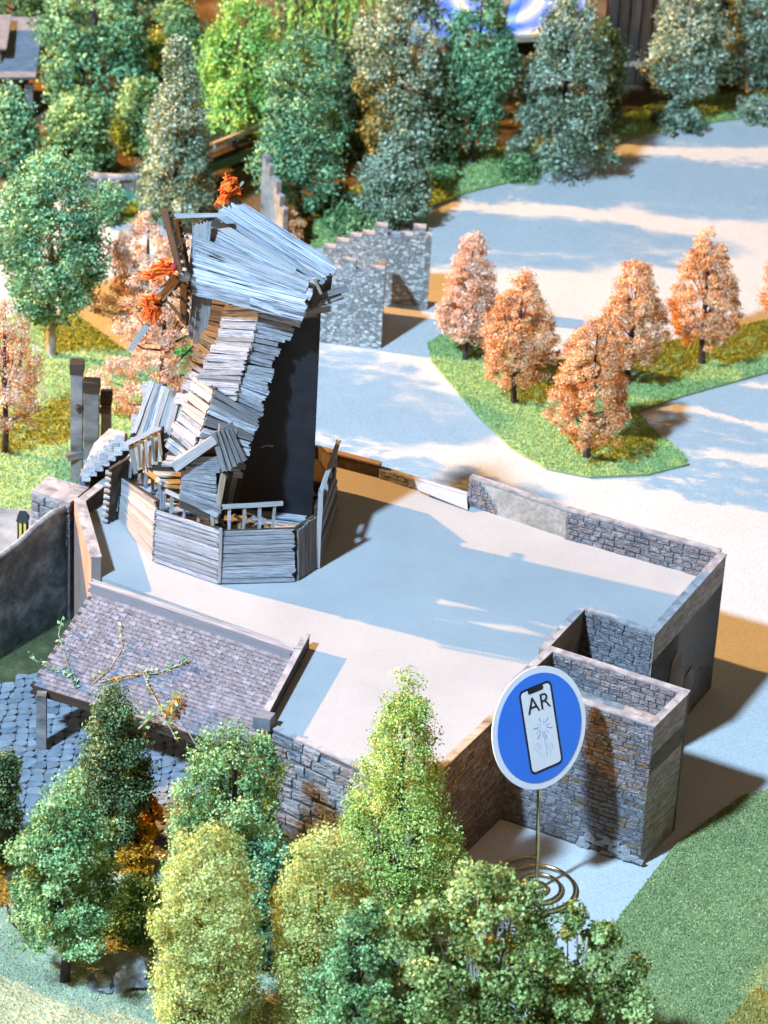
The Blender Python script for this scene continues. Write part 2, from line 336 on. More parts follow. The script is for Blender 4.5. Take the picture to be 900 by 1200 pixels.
LEAF = {
    'green':  foliage('leaf_green', (0.076, 0.156, 0.059), (0.218, 0.396, 0.148), (0.524, 0.749, 0.336)),
    'mint':   foliage('leaf_blue_green', (0.059, 0.145, 0.080), (0.177, 0.387, 0.191), (0.472, 0.773, 0.411)),
    'grey':   foliage('leaf_grey_green', (0.091, 0.135, 0.077), (0.242, 0.347, 0.198), (0.634, 0.744, 0.564)),
    'dark':   foliage('leaf_dark_green', (0.043, 0.079, 0.035), (0.130, 0.207, 0.089), (0.347, 0.434, 0.195)),
    'bright': foliage('leaf_bright_green', (0.139, 0.310, 0.062), (0.310, 0.621, 0.139), (0.559, 0.900, 0.279)),
    'lime':   foliage('leaf_yellow_green', (0.213, 0.309, 0.056), (0.468, 0.633, 0.139), (0.766, 0.883, 0.320)),
    'pale':   foliage('leaf_pale_yellow', (0.262, 0.283, 0.067), (0.576, 0.653, 0.180), (0.769, 0.833, 0.358)),
    'olive':  foliage('leaf_olive', (0.085, 0.127, 0.029), (0.256, 0.359, 0.100), (0.540, 0.659, 0.256)),
    'rust':   foliage('leaf_rust', (.52, .19, .06), (.90, .48, .20), (.93, .72, .46)),
    'pink':   foliage('leaf_pink_rust', (.52, .25, .14), (.90, .58, .37), (.93, .80, .66)),
    'amber':  foliage('leaf_amber', (.40, .13, .005), (.70, .30, .015), (.85, .46, .05)),
    'grass':  foliage('grass_blade', (0.198, 0.321, 0.099), (0.449, 0.642, 0.197), (0.570, 0.735, 0.427), 0.9),
    'grass2': foliage('grass_blade_dark', (0.185, 0.243, 0.089), (0.368, 0.444, 0.166), (0.734, 0.754, 0.333), 0.9),
    'grass3': foliage('grass_blade_painted_warm', (.30, .25, .05), (.50, .43, .11), (.66, .60, .24), 0.9),  # blades coloured as if warm light fell on them
    'grass4': foliage('grass_blade_grey', (0.318, 0.353, 0.193), (0.540, 0.593, 0.360), (0.794, 0.849, 0.552), 0.9),
}

# ------------------------------------------------------------------ foliage geometry
def quads_mesh(name, C_, X_, Y_, tint, mat):
    n = len(C_)
    v = np.empty((n, 4, 3)); v[:, 0] = C_ - X_; v[:, 1] = C_ - Y_; v[:, 2] = C_ + X_; v[:, 3] = C_ + Y_
    me = bpy.data.meshes.new(name); me.vertices.add(4 * n); me.vertices.foreach_set('co', v.reshape(-1))
    me.loops.add(4 * n); me.loops.foreach_set('vertex_index', np.arange(4 * n, dtype=np.int32))
    me.polygons.add(n); me.polygons.foreach_set('loop_start', np.arange(0, 4 * n, 4, dtype=np.int32))
    at_ = me.attributes.new('tint', 'FLOAT', 'POINT'); at_.data.foreach_set('value', np.repeat(tint, 4).astype(np.float32))
    me.materials.append(mat); me.update(); me.validate()
    return me
def rnd_dirs(rng, n):
    d = rng.normal(size=(n, 3)); return d / np.linalg.norm(d, axis=1)[:, None]
PROF = {
    'cone':   lambda t: np.interp(t, [0, .08, .25, .6, .9, 1], [.55, .95, 1, .66, .25, .06]),
    'flame':  lambda t: np.interp(t, [0, .1, .35, .7, .92, 1], [.45, .85, 1, .72, .35, .1]),
    'column': lambda t: np.interp(t, [0, .1, .5, .8, .95, 1], [.5, .85, 1, .8, .5, .15]),
    'egg':    lambda t: np.interp(t, [0, .06, .2, .4, .65, .85, .95, 1], [.5, .8, 1, .98, .74, .46, .28, .1]),
    'round':  lambda t: np.sqrt(np.clip(1 - (2 * t - 1) ** 2, 0.02, 1)),
    'dome':   lambda t: np.interp(t, [0, .15, .4, .7, .9, 1], [.8, 1, .95, .72, .4, .1]),
    'ragged': lambda t: np.interp(t, [0, .12, .3, .42, .6, .8, 1], [.55, 1, .9, .6, .72, .45, .12]),
}
def crown_points(rng, prof, h, rx, ry, nclump, nleaf, clump, hollow=0.5, lump=0.25, lean=(0, 0)):
    t = rng.random(nclump * 4); keep = rng.random(nclump * 4) < PROF[prof](t) ** 1.3; t = t[keep][:nclump]
    n = len(t); th = rng.random(n) * 2 * pi
    ph = rng.random(6) * 6.28
    wob = 1 + lump * (0.5 * np.sin(2 * th + ph[0] + 3 * t) + 0.4 * np.sin(3 * th + ph[1] + 7 * t) + 0.4 * np.sin(5 * th + ph[2] - 9 * t) + 0.3 * np.sin(11 * t + ph[3]))
    rr = PROF[prof](t) * wob * (hollow + (1 - hollow) * rng.random(n) ** 0.6)
    c = np.stack([np.cos(th) * rr * rx + lean[0] * t * h, np.sin(th) * rr * ry + lean[1] * t * h, t * h], 1)
    k = rng.integers(0, n, nleaf); sz = clump * (0.55 + 0.7 * rng.random(n))
    off = rnd_dirs(rng, nleaf) * (rng.random(nleaf) ** 0.5)[:, None] * sz[k][:, None]
    off[:, 2] *= 0.8
    return c, c[k] + off, off / np.maximum(np.linalg.norm(off, axis=1), 1e-6)[:, None], k, rng.random(n)
def leaf_mesh(rng, name, pos, out, k, ctint, leaf, mat, asp=0.6):
    n = len(pos)
    nrm = rnd_dirs(rng, n) + out * 0.7 + np.array([0, 0, 0.25]); nrm /= np.linalg.norm(nrm, axis=1)[:, None]
    a = np.cross(nrm, rnd_dirs(rng, n)); a /= np.maximum(np.linalg.norm(a, axis=1), 1e-6)[:, None]; b = np.cross(nrm, a)
    s = leaf * (0.6 + 0.8 * rng.random(n))[:, None] * 0.5
    tint = np.clip(0.5 + (ctint[k] - 0.5) * 0.7 + rng.normal(size=n) * 0.26, 0, 1)
    return quads_mesh(name, pos, a * s, b * s * asp * (0.8 + 0.5 * rng.random(n))[:, None], tint, mat)
def branches(rng, cl, trunk_top, z0, n, r):
    V_, F_ = [], []
    idx = rng.choice(len(cl), min(n, len(cl)), replace=False)
    for i in idx:
        e = cl[i]; s = Vector((0, 0, z0 + max(0.0, (e[2] - z0) * rng.uniform(0.3, 0.75))))
        e = Vector(e); m = (s + e) / 2 + Vector((0, 0, -0.06 * (e - s).length)) + Vector(rng.normal(size=3) * 0.03)
        v, f = tube_data([s, m, e], [r, r * 0.7, r * 0.3], 4, False)
        o = len(V_); V_ += v; F_ += [tuple(q + o for q in p) for p in f]
    return V_, F_
def tree(name, base, ytop, half, leafkind, label, cat, prof='cone', seed=0, nleaf=7000, leaf=0.034, clump=0.10, nclump=140, gap=0.12, group=None, trunk='trunk',
         hollow=0.5, lump=0.25, lean=(0, 0), tr=None, nbr=26, ry=None, zbase=0.0, asp=0.6, px_base=None):
    """base: picture point of the trunk's foot; ytop: picture row of the top; half: half width in picture pixels"""
    nleaf = int(nleaf * 3.1); leaf *= 0.86; clump *= 1.15; nclump = int(nclump * 1.35); hollow = 0.25 + 0.65 * hollow; lump *= 1.25
    rng = np.random.default_rng(seed + 11)
    b = at(base[0], base[1], zbase); H = height(b, ytop); u = unit(b + V(0, 0, H * 0.5)); rx = max(half * u - 0.6 * clump, 0.4 * half * u)
    o = thing(name, b, label, cat, group)
    z0 = H * gap; h = max(H - z0 - 0.5 * clump, 0.5 * H)
    cl, pos, out, k, ct = crown_points(rng, prof, h, rx, (ry or 1.0) * rx, nclump, nleaf, clump, hollow, lump, lean)
    pos[:, 2] += z0; cl[:, 2] += z0
    me = leaf_mesh(rng, 'crown', pos, out, k, ct, leaf, LEAF[leafkind], asp)
    link('crown', me, Matrix.Translation(b), o)
    r = tr or max(0.03, rx * 0.09)
    pts = [(0, 0, -0.01), (0, 0, 0.04), (rng.normal() * .015 + lean[0] * z0 * .3, rng.normal() * .015, z0), (lean[0] * h * .5, lean[1] * h * .5, z0 + h * .5), (lean[0] * h * .9, lean[1] * h * .9, z0 + h * .88)]
    v, f = tube_data(pts, [r * 1.7, r * 1.1, r * .9, r * .55, r * .15], 8)
    bv, bf = branches(rng, cl, h, z0, nbr, r * 0.28)
    n0 = len(v); v = v + bv; f = f + [tuple(q + n0 for q in p) for p in bf]
    me = bpy.data.meshes.new('trunk'); me.from_pydata([tuple(p) for p in v], [], f); me.materials.append(M[trunk]); me.update()
    for p in me.polygons: p.use_smooth = True
    link('trunk', me, Matrix.Translation(b), o)
    return o
def inside(poly, p):
    x, y = p[:, 0], p[:, 1]; r = np.zeros(len(p), bool); n = len(poly)
    for i in range(n):
        x0, y0 = poly[i]; x1, y1 = poly[(i + 1) % n]
        if y0 == y1: continue
        c = (y0 > y) != (y1 > y); r ^= c & (x < (x1 - x0) * (y - y0) / (y1 - y0) + x0)
    return r
def grass(name, poly, n, hgt, leafkind, z, label, seed=0, wd=0.012):
    rng = np.random.default_rng(seed); pl = [(p[0], p[1]) for p in poly]; a = np.array(pl); lo, hi = a.min(0), a.max(0)
    p = rng.random((n * 3, 2)) * (hi - lo) + lo; p = p[inside(pl, p)][:n]; n = len(p)
    if n == 0: return
    c = np.c_[p, np.full(n, z)]; d = rng.normal(size=(n, 3)) * 0.5; d[:, 2] = np.abs(d[:, 2]) * .6 + 0.5; d /= np.linalg.norm(d, axis=1)[:, None]
    hh = hgt * (0.5 + rng.random(n))[:, None]; s = np.cross(d, rnd_dirs(rng, n)); s /= np.linalg.norm(s, axis=1)[:, None]
    f = 0.5 + 0.3 * np.sin(p[:, 0] * 3 + 1) * np.sin(p[:, 1] * 2.3)
    tint = np.clip(0.25 * f + 0.35 + rng.normal(size=n) * 0.2, 0, 1)
    me = quads_mesh(name, c + d * hh * .5, d * hh * .5, s * wd * .5, tint, LEAF[leafkind])
    tag(link(name, me), label, 'grass', kind='stuff')


# ================================================================== THE SETTING
def poly(pts, z=0.0): return [at(x, y, z) for x, y in pts]
def flat(name, pts, z, mat, th=0.02):
    o = slab(name, pts, z - th, z, mat); return tag(o, kind='structure')
flat('ground', [(-40, -25), (40, -25), (40, 60), (-40, 60)], 0.0, M['path'], 0.3)
floor_p = poly([(-300, 236), (100, 232), (160, 240), (240, 250), (330, 270), (365, 288), (398, 262), (440, 250), (500, 240), (520, 215), (640, 185), (740, 150), (1100, 110), (1100, -160), (-300, -160)])
flat('forest_floor', floor_p, 0.012, M['earth'])
top_lawn = poly([(364, 292), (385, 290), (420, 272), (470, 262), (500, 246), (545, 228), (600, 214), (645, 198), (690, 182), (740, 162), (800, 150), (860, 141), (960, 132), (960, 95), (860, 112), (770, 122), (690, 150), (600, 172), (520, 190), (430, 215), (370, 240)])
flat('lawn_bank', top_lawn, 0.03, M['turf'])
island = poly([(501, 403), (505, 425), (530, 455), (560, 490), (600, 528), (640, 551), (690, 561), (760, 558), (807, 546), (797, 530), (765, 505), (746, 484), (800, 466), (900, 438), (1000, 412), (1000, 350), (900, 377), (820, 393), (745, 412), (700, 424), (640, 424), (570, 400), (518, 394)])
flat('lawn_island', island, 0.03, M['turf'])
lawn_r = poly([(869, 935), (930, 921), (1020, 925), (1020, 1320), (560, 1320), (600, 1260), (707, 1101), (793, 990)])
flat('lawn_front', lawn_r, 0.03, M['turf_dark'])
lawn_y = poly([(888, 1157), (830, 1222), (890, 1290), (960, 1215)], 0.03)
flat('lawn_corner_painted_warm', lawn_y, 0.045, M['turf_warm_lit'])  # yellow patch painted for warm light that the lamp doesn't bring here
left_lawn = poly([(-160, 660), (-160, 410), (20, 372), (90, 372), (150, 415), (240, 425), (255, 520), (130, 610), (60, 680)])
flat('lawn_side', left_lawn, 0.03, M['turf'])
strip_lawn = poly([(120, 262), (235, 262), (240, 232), (115, 230)])
flat('lawn_strip', strip_lawn, 0.03, M['turf'])
grey_lawn = poly([(-160, 985), (60, 985), (250, 1010), (420, 1030), (545, 1050), (560, 1110), (600, 1200), (590, 1330), (-160, 1330)])
flat('lawn_grey', grey_lawn, 0.03, M['turf_grey'])

flat('shaded_mossy_floor', poly([(-200, 905), (-60, 806), (76, 726), (120, 740), (90, 772), (25, 800), (-60, 822)]), 0.02, M['moss'])  # mossy ground with the shade between wall and roof painted in
# paved yard under the lean-to: single flagstones
yard = flat('paved_yard', poly([(-60, 800), (20, 785), (80, 760), (260, 860), (340, 960), (260, 1010), (-60, 985)]), 0.015, M['mortar'])
rng = random.Random(21)
o0 = at(20, 850, 0)
gx, gy = 0.115, 0.10
pts = {}
for i in range(-10, 27):
    for j in range(-20, 14):
        pts[i, j] = V(o0.x + (i + rng.uniform(-.3, .3)) * gx, o0.y + (j + 0.25 * i + rng.uniform(-.28, .28)) * gy, 0)
hid_v, hid_f = [], []
ypoly = [tuple(p.xy) for p in poly([(-40, 812), (30, 795), (80, 775), (250, 865), (310, 960), (240, 985), (-40, 960)])]
for i in range(-10, 26):
    for j in range(-20, 13):
        q = [pts[i, j], pts[i + 1, j], pts[i + 1, j + 1], pts[i, j + 1]]
        c = sum(q, Vector()) / 4
        if not inside(ypoly, np.array([[c.x, c.y]]))[0]: continue
        k0 = [rng.uniform(.12, .34) for _ in range(4)]
        o8 = []
        for e in range(4): o8 += [lerp(q[e], q[e - 1], k0[e]), lerp(q[e], q[(e + 1) % 4], k0[e])]
        q = [c + (p - c) * 0.955 for p in o8]; zt = 0.035 + rng.uniform(0, 0.015)
        v = [V(p.x, p.y, 0.005) for p in q] + [V(p.x, p.y, zt) for p in q]
        ff = [tuple(range(8, 16))] + [(a, (a + 1) % 8, 8 + (a + 1) % 8, 8 + a) for a in range(8)]
        sx, sy = px(c)
        if sx < 112 or (168 < sx < 235 and sy > 868): mesh('flagstone', v, ff, M['stone_blue'], yard)
        else: hid_f += [tuple(e + len(hid_v) for e in p_) for p_ in ff]; hid_v += v
tag(mesh('hidden_flagstones', hid_v, hid_f, M['stone_blue'], yard), kind='stuff')

# ================================================================== COURTYARD BUILDING
PZ, WZ = 1.2, 1.5
L1, L0, BK = V(-2.91, -2.08, 0), V(-2.6, -1.5, 0), V(-1.95, -0.25, 0)
K1, K2, K3, A_, B_ = V(-.54, -.76, 0), V(.81, -1.40, 0), V(1.75, -1.92, 0), V(3.24, -2.57, 0), V(2.51, -4.03, 0)
TL, LL = V(1.88, -3.65, 0), V(1.52, -4.37, 0)
R2, F2 = V(2.76, -4.97, 0), V(2.45, -5.50, 0); FL = V(1.21, -4.90, 0)
CN, Q1, Q2, RG, RL = V(.41, -6.32, 0), V(-.28, -5.88, 0), V(-.94, -5.39, 0), V(-.63, -4.13, 0), V(-2.62, -3.08, 0)
def z(p, h): return V(p.x, p.y, h)
bld = thing('courtyard_building', V(0.6, -3.4, 0), 'pale flat-topped card building with stone parapets, the windmill standing on it', 'building')
slab('deck', [L1, L0, BK, K1, K2, K3, A_, B_, TL, LL, FL, CN, Q2, RG, RL], 0.0, PZ, M['card'], bld)
def coping(a, b, z0, th, side=1, zb=None, mat='coping'):
    d = (b - a).normalized(); nn = V(-d.y, d.x, 0) * side
    wall('coping', a - nn * 0.008, b - nn * 0.008, z0 + 0.003, z0 + 0.02, th + 0.016, M[mat], bld, zb + 0.02 if zb else None, side)
# back parapet: low timber run, stained plaster run, stone run
low = wall('low_wall', BK, K1 + (K2 - K1) * 0.35, PZ - 0.02, 1.34, 0.05, M['wood_dark'], bld); coping(BK, K1 + (K2 - K1) * 0.35, 1.34, 0.05, mat='brickred')
pa = K1 + (K2 - K1) * 0.35
lw = wall('low_wall', pa, K2, PZ - 0.02, 1.29, 0.05, M['mortar'], bld); stones(lw, z(pa, 1.29), z(K2, 1.28), z(K2, PZ), z(pa, PZ), 2, 0.11, M['stone'], 0.02)
coping(pa, K2, 1.29, 0.05)
sheet('fallen_slab', [z(K2 + (pa - K2) * .62, 1.325) + V(0, .02, 0), z(K2 + (pa - K2) * .02, 1.325) + V(0, .02, 0), z(K2 + (pa - K2) * .0, PZ + .02) - V(0, .13, 0), z(K2 + (pa - K2) * .56, PZ + .06) - V(0, .10, 0)], 0.02, M['card'], bld)
wp = wall('plaster_wall', K2, K3, PZ - 0.02, 1.5, 0.06, M['plaster'], bld); coping(K2, K3, 1.5, 0.06)
stones(wp, z(K2, 1.5), z(lerp(K2, K3, .10), 1.5), z(lerp(K2, K3, .34), PZ), z(K2, PZ), 6, 0.09, M['stone'], 0.022)
ws = wall('stone_wall', K3, A_ - (A_ - K3).normalized() * .07, PZ - 0.02, WZ, 0.06, M['mortar'], bld); coping(K3, A_ - (A_ - K3).normalized() * .07, WZ, 0.06)
stones(ws, z(K3, WZ), z(A_, WZ), z(A_, PZ), z(K3, PZ), 5, 0.115, M['stone'], 0.03)
# right wall with its scratched outer face
wr = wall('end_wall', A_, B_, 0.0, WZ, 0.07, M['brushed'], bld, side=-1); coping(A_, B_, WZ, 0.07, -1)
da = (A_ - B_).normalized(); no = V(da.y, -da.x, 0)
def patch(k, outl):       # flaking brown patch on the end wall, low down
    pts_ = [z(lerp(B_, A_, t), h) + no * 0.012 for t, h in outl]
    sheet('flaked_patch', pts_, 0.014, M['stone_tan'], wr)
patch(0, [(.30, .95), (.36, 1.02), (.44, .93), (.46, .70), (.52, .62), (.50, .30), (.42, .22), (.30, .36), (.26, .60)])
patch(1, [(.52, .55), (.62, .60), (.68, .48), (.66, .26), (.60, .12), (.54, .2)])
stones(wr, z(lerp(B_, A_, .08), .5) + no * .01, z(lerp(B_, A_, .26), .45) + no * .01, z(lerp(B_, A_, .26), .1) + no * .01, z(lerp(B_, A_, .08), .1) + no * .01, 4, .1, M['stone_tan'], .025)
# open shaft in the corner
nb = wall('shaft_wall', TL, B_ - (B_ - TL).normalized() * .05, 0.0, WZ - .004, 0.06, M['mortar'], bld); coping(TL, B_ - (B_ - TL).normalized() * .085, WZ - .006, 0.06)
stones(nb, z(TL, WZ), z(B_ - (B_ - TL).normalized() * .015, WZ), z(B_ - (B_ - TL).normalized() * .015, .75), z(TL, .75), 13, 0.105, M['stone'], 0.028)
nl = wall('shaft_wall', LL, TL, 0.0, WZ - .01, 0.06, M['stone_tan'], bld); coping(LL, TL, WZ - .01, 0.06)
stones(nl, z(LL, WZ) + V(-.06, .03, 0), z(TL, WZ) + V(-.06, .03, 0), z(TL, PZ) + V(-.06, .03, 0), z(LL, PZ) + V(-.06, .03, 0), 4, .11, M['stone'], .02)
slab('shaft_floor', [LL, TL, B_, R2 - (R2 - LL) * .2], 0.55, 0.7, M['earth'], bld)
# front tower box
slab('box_floor', [FL, LL, R2, F2], 1.0, 1.2, M['brushed'], bld)
xb = wall('box_wall', LL, R2, 0.0, WZ - .003, 0.06, M['mortar'], bld); coping(LL, R2, WZ - .003, 0.06)
stones(xb, z(LL, WZ), z(R2, WZ), z(R2, 1.2), z(LL, 1.2), 5, 0.11, M['stone'], 0.02)
xr = wall('box_wall', R2, F2, 0.0, WZ + .004, 0.06, M['brushed'], bld, side=-1); coping(R2, F2, WZ + .004, 0.06, -1)
xl = wall('box_wall', FL, LL, PZ, WZ - .006, 0.06, M['mortar'], bld, side=-1); coping(FL, LL, WZ - .006, 0.06, -1)
xf = wall('front_wall', FL, F2, 0.0, WZ, 0.06, M['mortar'], bld); coping(FL, F2, WZ, 0.06)
def mixmat(): return [M['stone']] * 3 + [M['stone_tan']]
n = stones(xf, z(FL, WZ), z(F2, WZ), z(F2, 0.02), z(FL, 0.02), 30, 0.098, [M['stone'], M['stone'], M['stone'], M['stone_tan']], 0.015, mass=lambda a_, t_: a_ < .40)
# white torn paper base of the corner
fx = (F2 - FL).normalized(); fn = V(fx.y, -fx.x, 0)
for k in range(26):
    t = .56 + .43 * random.random(); hh = (.19 * max(0, 1 - ((t - .78) / .24) ** 2)) * random.random() + .03
    ang = random.uniform(-.6, .6); X = (fx * cos(ang) + V(0, 0, sin(ang))) * random.uniform(.06, .12); Y = (V(0, 0, cos(ang)) - fx * sin(ang)) * random.uniform(.04, .07)
    piece('plaster_chip', 'stone', X, Y, fn * .03, z(lerp(FL, F2, t), hh) + fn * .016, M['coping'], xf)
# long wall turning to the front, in the shade
wl = wall('return_wall', CN, FL, 0.0, 1.235, 0.06, M['mortar'], bld); coping(CN, FL, 1.235, 0.06, mat='wood_tan')
stones(wl, z(CN, 1.22), z(FL, 1.22), z(FL, 0.02), z(CN, 0.02), 24, 0.115, M['stone_tan'], 0.02, mass=lambda a_, t_: a_ < .3)
wf = wall('rubble_wall', Q2, CN, 0.0, 1.215, 0.05, M['mortar'], bld); coping(Q2, CN, 1.215, 0.05)
stones(wf, z(Q2, 1.2), z(CN, 1.2), z(CN, 0.3), z(Q2, 0.3), 9, 0.17, [M['stone'], M['stone_blue']], 0.035, wob=0.5)
# left parapets
lp = wall('brick_wall', L1 + V(-.05, 0, 0), RL + V(-.07, -.05, 0), 0.0, 1.42, 0.09, M['brickred'], bld, side=1); coping(L1 + V(-.05, 0, 0), RL + V(-.07, -.05, 0), 1.42, 0.09, 1)
wall('low_wall', L1 + V(.03, .03, 0), L0, PZ - .02, 1.36, 0.07, M['wood_dark'], bld); coping(L1 + V(.03, .03, 0), L0, 1.36, 0.07)
wall('low_wall', L0, BK, PZ - .02, 1.345, 0.06, M['wood_dark'], bld)

# lean-to roof on the left front, its ridge wall and verge
RT0, RT1 = at(107, 694, 1.30), at(352, 776, 1.27)
RE0, RE1 = at(36, 802, .62), at(292, 880, .62)
roof = thing('lean_to_roof', z((RE0 + RE1) / 2, 0.0), 'mauve-grey tiled lean-to roof on a grey post beside the courtyard', 'roof')
back = sheet('roof_board', [RT0, RT1, RE1, RE0], 0.05, M['wood_dark'], roof)
rows, cols = 24, 24
nr = normal_of(RT0, RT1, RE0)
far_v, far_f = [], []
for r in range(rows):
    t0, t1 = r / rows, (r + 1.12) / rows
    for c in range(cols):
        s0 = (c + (0.5 if r % 2 else 0)) / (cols + .5); s1 = s0 + 1 / (cols + .5)
        a = lerp(lerp(RT0, RT1, s0), lerp(RE0, RE1, s0), t0); b = lerp(lerp(RT0, RT1, s1), lerp(RE0, RE1, s1), t0)
        d = lerp(lerp(RT0, RT1, s0), lerp(RE0, RE1, s0), t1)
        cx = (b - a) * 0.985; yy = (a - d); zz = nr * .016; c0 = (a + b) / 2 + (d - a) / 2 + nr * 0.012
        sx, sy = px(c0); n_tile = globals().get('n_tile', 0)
        if r == 0 or n_tile >= 300 or (sx > 78 and sy > 812) or (sx > 150 and sy > 790 + (sx - 150) * .25) or sx > 330:   # past three hundred: those hidden or farthest, in one part
            uv, uf = random.choice(UNIT['tile']); o_ = len(far_v)
            far_v += [c0 + cx * p[0] + yy * p[1] + zz * p[2] for p in uv]; far_f += [tuple(q + o_ for q in p) for p in uf]
        else:
            n_tile += 1; piece('tile', 'tile', cx, yy, zz, c0, M['tile'], roof)
tag(mesh('hidden_tiles', far_v, far_f, M['tile2'], roof), kind='stuff')
bar('fascia', RE0 + V(0, -.02, -.03), RE1 + V(0, -.02, -.035), .10, .03, M['wood_dark'], roof, (0, -1, 0))
bar('ridge_wall', lerp(RT0, RT1, -.01) + V(0, .03, .04), lerp(RT0, RT1, 1.0) + V(0, .03, .03), .09, .07, M['slate'], roof, (0, -1, .2))
bar('ridge_coping', lerp(RT0, RT1, -.01) + V(0, .05, .082), lerp(RT0, RT1, 1.0) + V(0, .05, .082), .075, .015, M['coping'], roof, (0, -.2, 1))
wall('verge_wall', RG + V(.02, .03, 0), Q2 + V(.02, -.02, 0), PZ + .004, 1.34, 0.05, M['black'], roof, 1.31, side=-1)
wall('verge_coping', RG + V(.025, .03, 0), Q2 + V(.025, -.02, 0), 1.343, 1.362, 0.062, M['coping'], roof, 1.332, side=-1)
slab('verge_block', [Q2 + V(-.10, -.06, 0), Q2 + V(.05, -.09, 0), Q2 + V(.09, .02, 0), Q2 + V(-.05, .06, 0)], PZ + .02, 1.345, M['slate'], roof)
pb = at(49, 880, 0)
slab('post', [pb + V(dx, dy, 0) for dx, dy in ((-.045, -.045), (.045, -.045), (.045, .045), (-.045, .045))], 0.02, .64, M['wood_grey'], roof)
bar('beam', RE0 + V(.1, .1, -.07), RE1 + V(-.1, .1, -.07), .08, .08, M['wood_tan'], roof, (0, -1, 0))
pb2 = at(250, 960, 0)
slab('post', [pb2 + V(dx, dy, 0) for dx, dy in ((-.045, -.045), (.045, -.045), (.045, .045), (-.045, .045))], 0.02, .64, M['wood_tan'], roof)

# curved dark retaining wall on the left, its terrace, block and lantern
cw = thing('curved_wall', at(40, 760, 0), 'dark teal curved wall with scalloped pale rim at the left edge', 'wall')
base_px = [(77, 727), (60, 738), (40, 750), (20, 762), (0, 775), (-25, 790), (-60, 808), (-140, 840), (-260, 880)]
top_py = [598, 604, 620, 640, 654, 664, 676, 700, 735]
v, f = [], []
for (x, y), t in zip(base_px, top_py):
    b = at(x, y, 0); hh = height(b, t)
    v += [b, b + V(0, 0, hh), b + V(.02, .06, hh), b + V(.02, .06, 0)]
for i in range(len(base_px) - 1):
    for k in range(4): f.append((4 * i + k, 4 * i + (k + 1) % 4, 4 * i + 4 + (k + 1) % 4, 4 * i + 4 + k))
f += [(0, 1, 2, 3), tuple(4 * (len(base_px) - 1) + k for k in (3, 2, 1, 0))]
mesh('face', v, f, M['render_dark'], cw)
rim = [v[4 * i + 1] + V(.01, .03, .012) for i in range(len(base_px))]
tube('rim', rim, 0.03, M['coping'], cw, 6)
ter = slab('stone_terrace', [at(76, 606, 1.0) + V(0, .06, 0), at(40, 622, 1.0) + V(0, .06, 0), at(0, 655, 1.0) + V(0, .1, 0), at(-60, 670, 1.0), at(-60, 585, 1.0), at(40, 590, 1.0)], 0.0, 0.93, M['stone_blue'])
tag(ter, 'pale blue-grey stone terrace behind the curved dark wall', 'terrace')
bt = [at(37, 577, 1.32), at(57, 560, 1.32), at(104, 574, 1.32), at(82, 592, 1.32)]
blk = thing('stone_block', z(bt[0], 0), 'pale stone block with flat top between grass and curved wall', 'block')
slab('core', bt, 0.0, 1.31, M['mortar'], blk); slab('cap', bt, 1.312, 1.345, M['coping'], blk)
stones(blk, bt[0], bt[3], z(bt[3], .85), z(bt[0], .85), 5, .16, M['stone_blue'], .03)
lb = at(27, 633, .93)
lan = thing('lantern', lb, 'small lantern with yellow panes and dark lid on the stone terrace', 'lantern')
slab('glass', [lb + V(dx, dy, 0) for dx, dy in ((-.04, -.04), (.04, -.04), (.04, .04), (-.04, .04))], .94, 1.17, M['yellowglow'], lan)
for dx, dy in ((-.042, -.042), (.042, -.042), (.042, .042), (-.042, .042), (0, -.046)):
    tube('bar', [lb + V(dx, dy, .005), lb + V(dx, dy, .25)], .008, M['ink'], lan, 4)
mesh('lid', [lb + V(-.06, -.06, .24), lb + V(.06, -.06, .24), lb + V(.06, .06, .24), lb + V(-.06, .06, .24), lb + V(-.03, 0, .33), lb + V(.03, 0, .33)], [(3, 2, 1, 0), (0, 1, 5, 4), (1, 2, 5), (2, 3, 4, 5), (3, 0, 4)], M['ink'], lan)

# timber gate posts behind the block
gt = thing('timber_gate', at(105, 565, 0), 'weathered grey timber gate of three uneven posts beside the windmill', 'gate')
for (x0, yb, yt, wd) in ((90, 566, 424, .12), (107, 572, 446, .15), (124, 560, 460, .10)):
    b = at(x0, yb, 0); hh = height(b, yt)
    slab('post', [b + V(-wd / 2, -.05, 0), b + V(wd / 2, -.05, 0), b + V(wd / 2, .06, 0), b + V(-wd / 2, .06, 0)], 0, hh, M['wood_grey'], gt)
    slab('post_cap', [b + V(-wd / 2 - .01, -.06, 0), b + V(wd / 2 + .01, -.06, 0), b + V(wd / 2 + .01, .07, 0), b + V(-wd / 2 - .01, .07, 0)], hh - .12, hh + .004, M['wood_dark'], gt)
g0 = at(90, 566, 0); g1 = at(124, 560, 0)
bar('rail', z(g0, .35) + V(-.1, -.08, 0), z(g1, .42) + V(.05, -.08, 0), .09, .05, M['wood_grey'], gt, (0, -1, 0))
bar('rail', z(g0, .95) + V(.0, -.08, 0), z(g1, .85) + V(.05, -.08, 0), .06, .04, M['wood_dark'], gt, (0, -1, 0))

# ================================================================== WINDMILL
wm = thing('ruined_windmill', V(-1.35, -2.0, PZ), 'ruined windmill of weathered grey boards over a black core on the courtyard', 'windmill')
cx0, cx1 = P(262, 597, -2.4).x, P(366, 597, -2.4).x
slab('tower_core', [V(cx0, -2.4, 0), V(cx1, -2.4, 0), V(cx1 - .05, -1.7, 0), V(cx0, -1.7, 0)], PZ + .004, 3.72, M['black'], wm)
tube('loose_wire', [P(306, 524, -2.44), P(312, 522, -2.5), P(320, 523, -2.48)], .006, M['coping'], wm, 4)

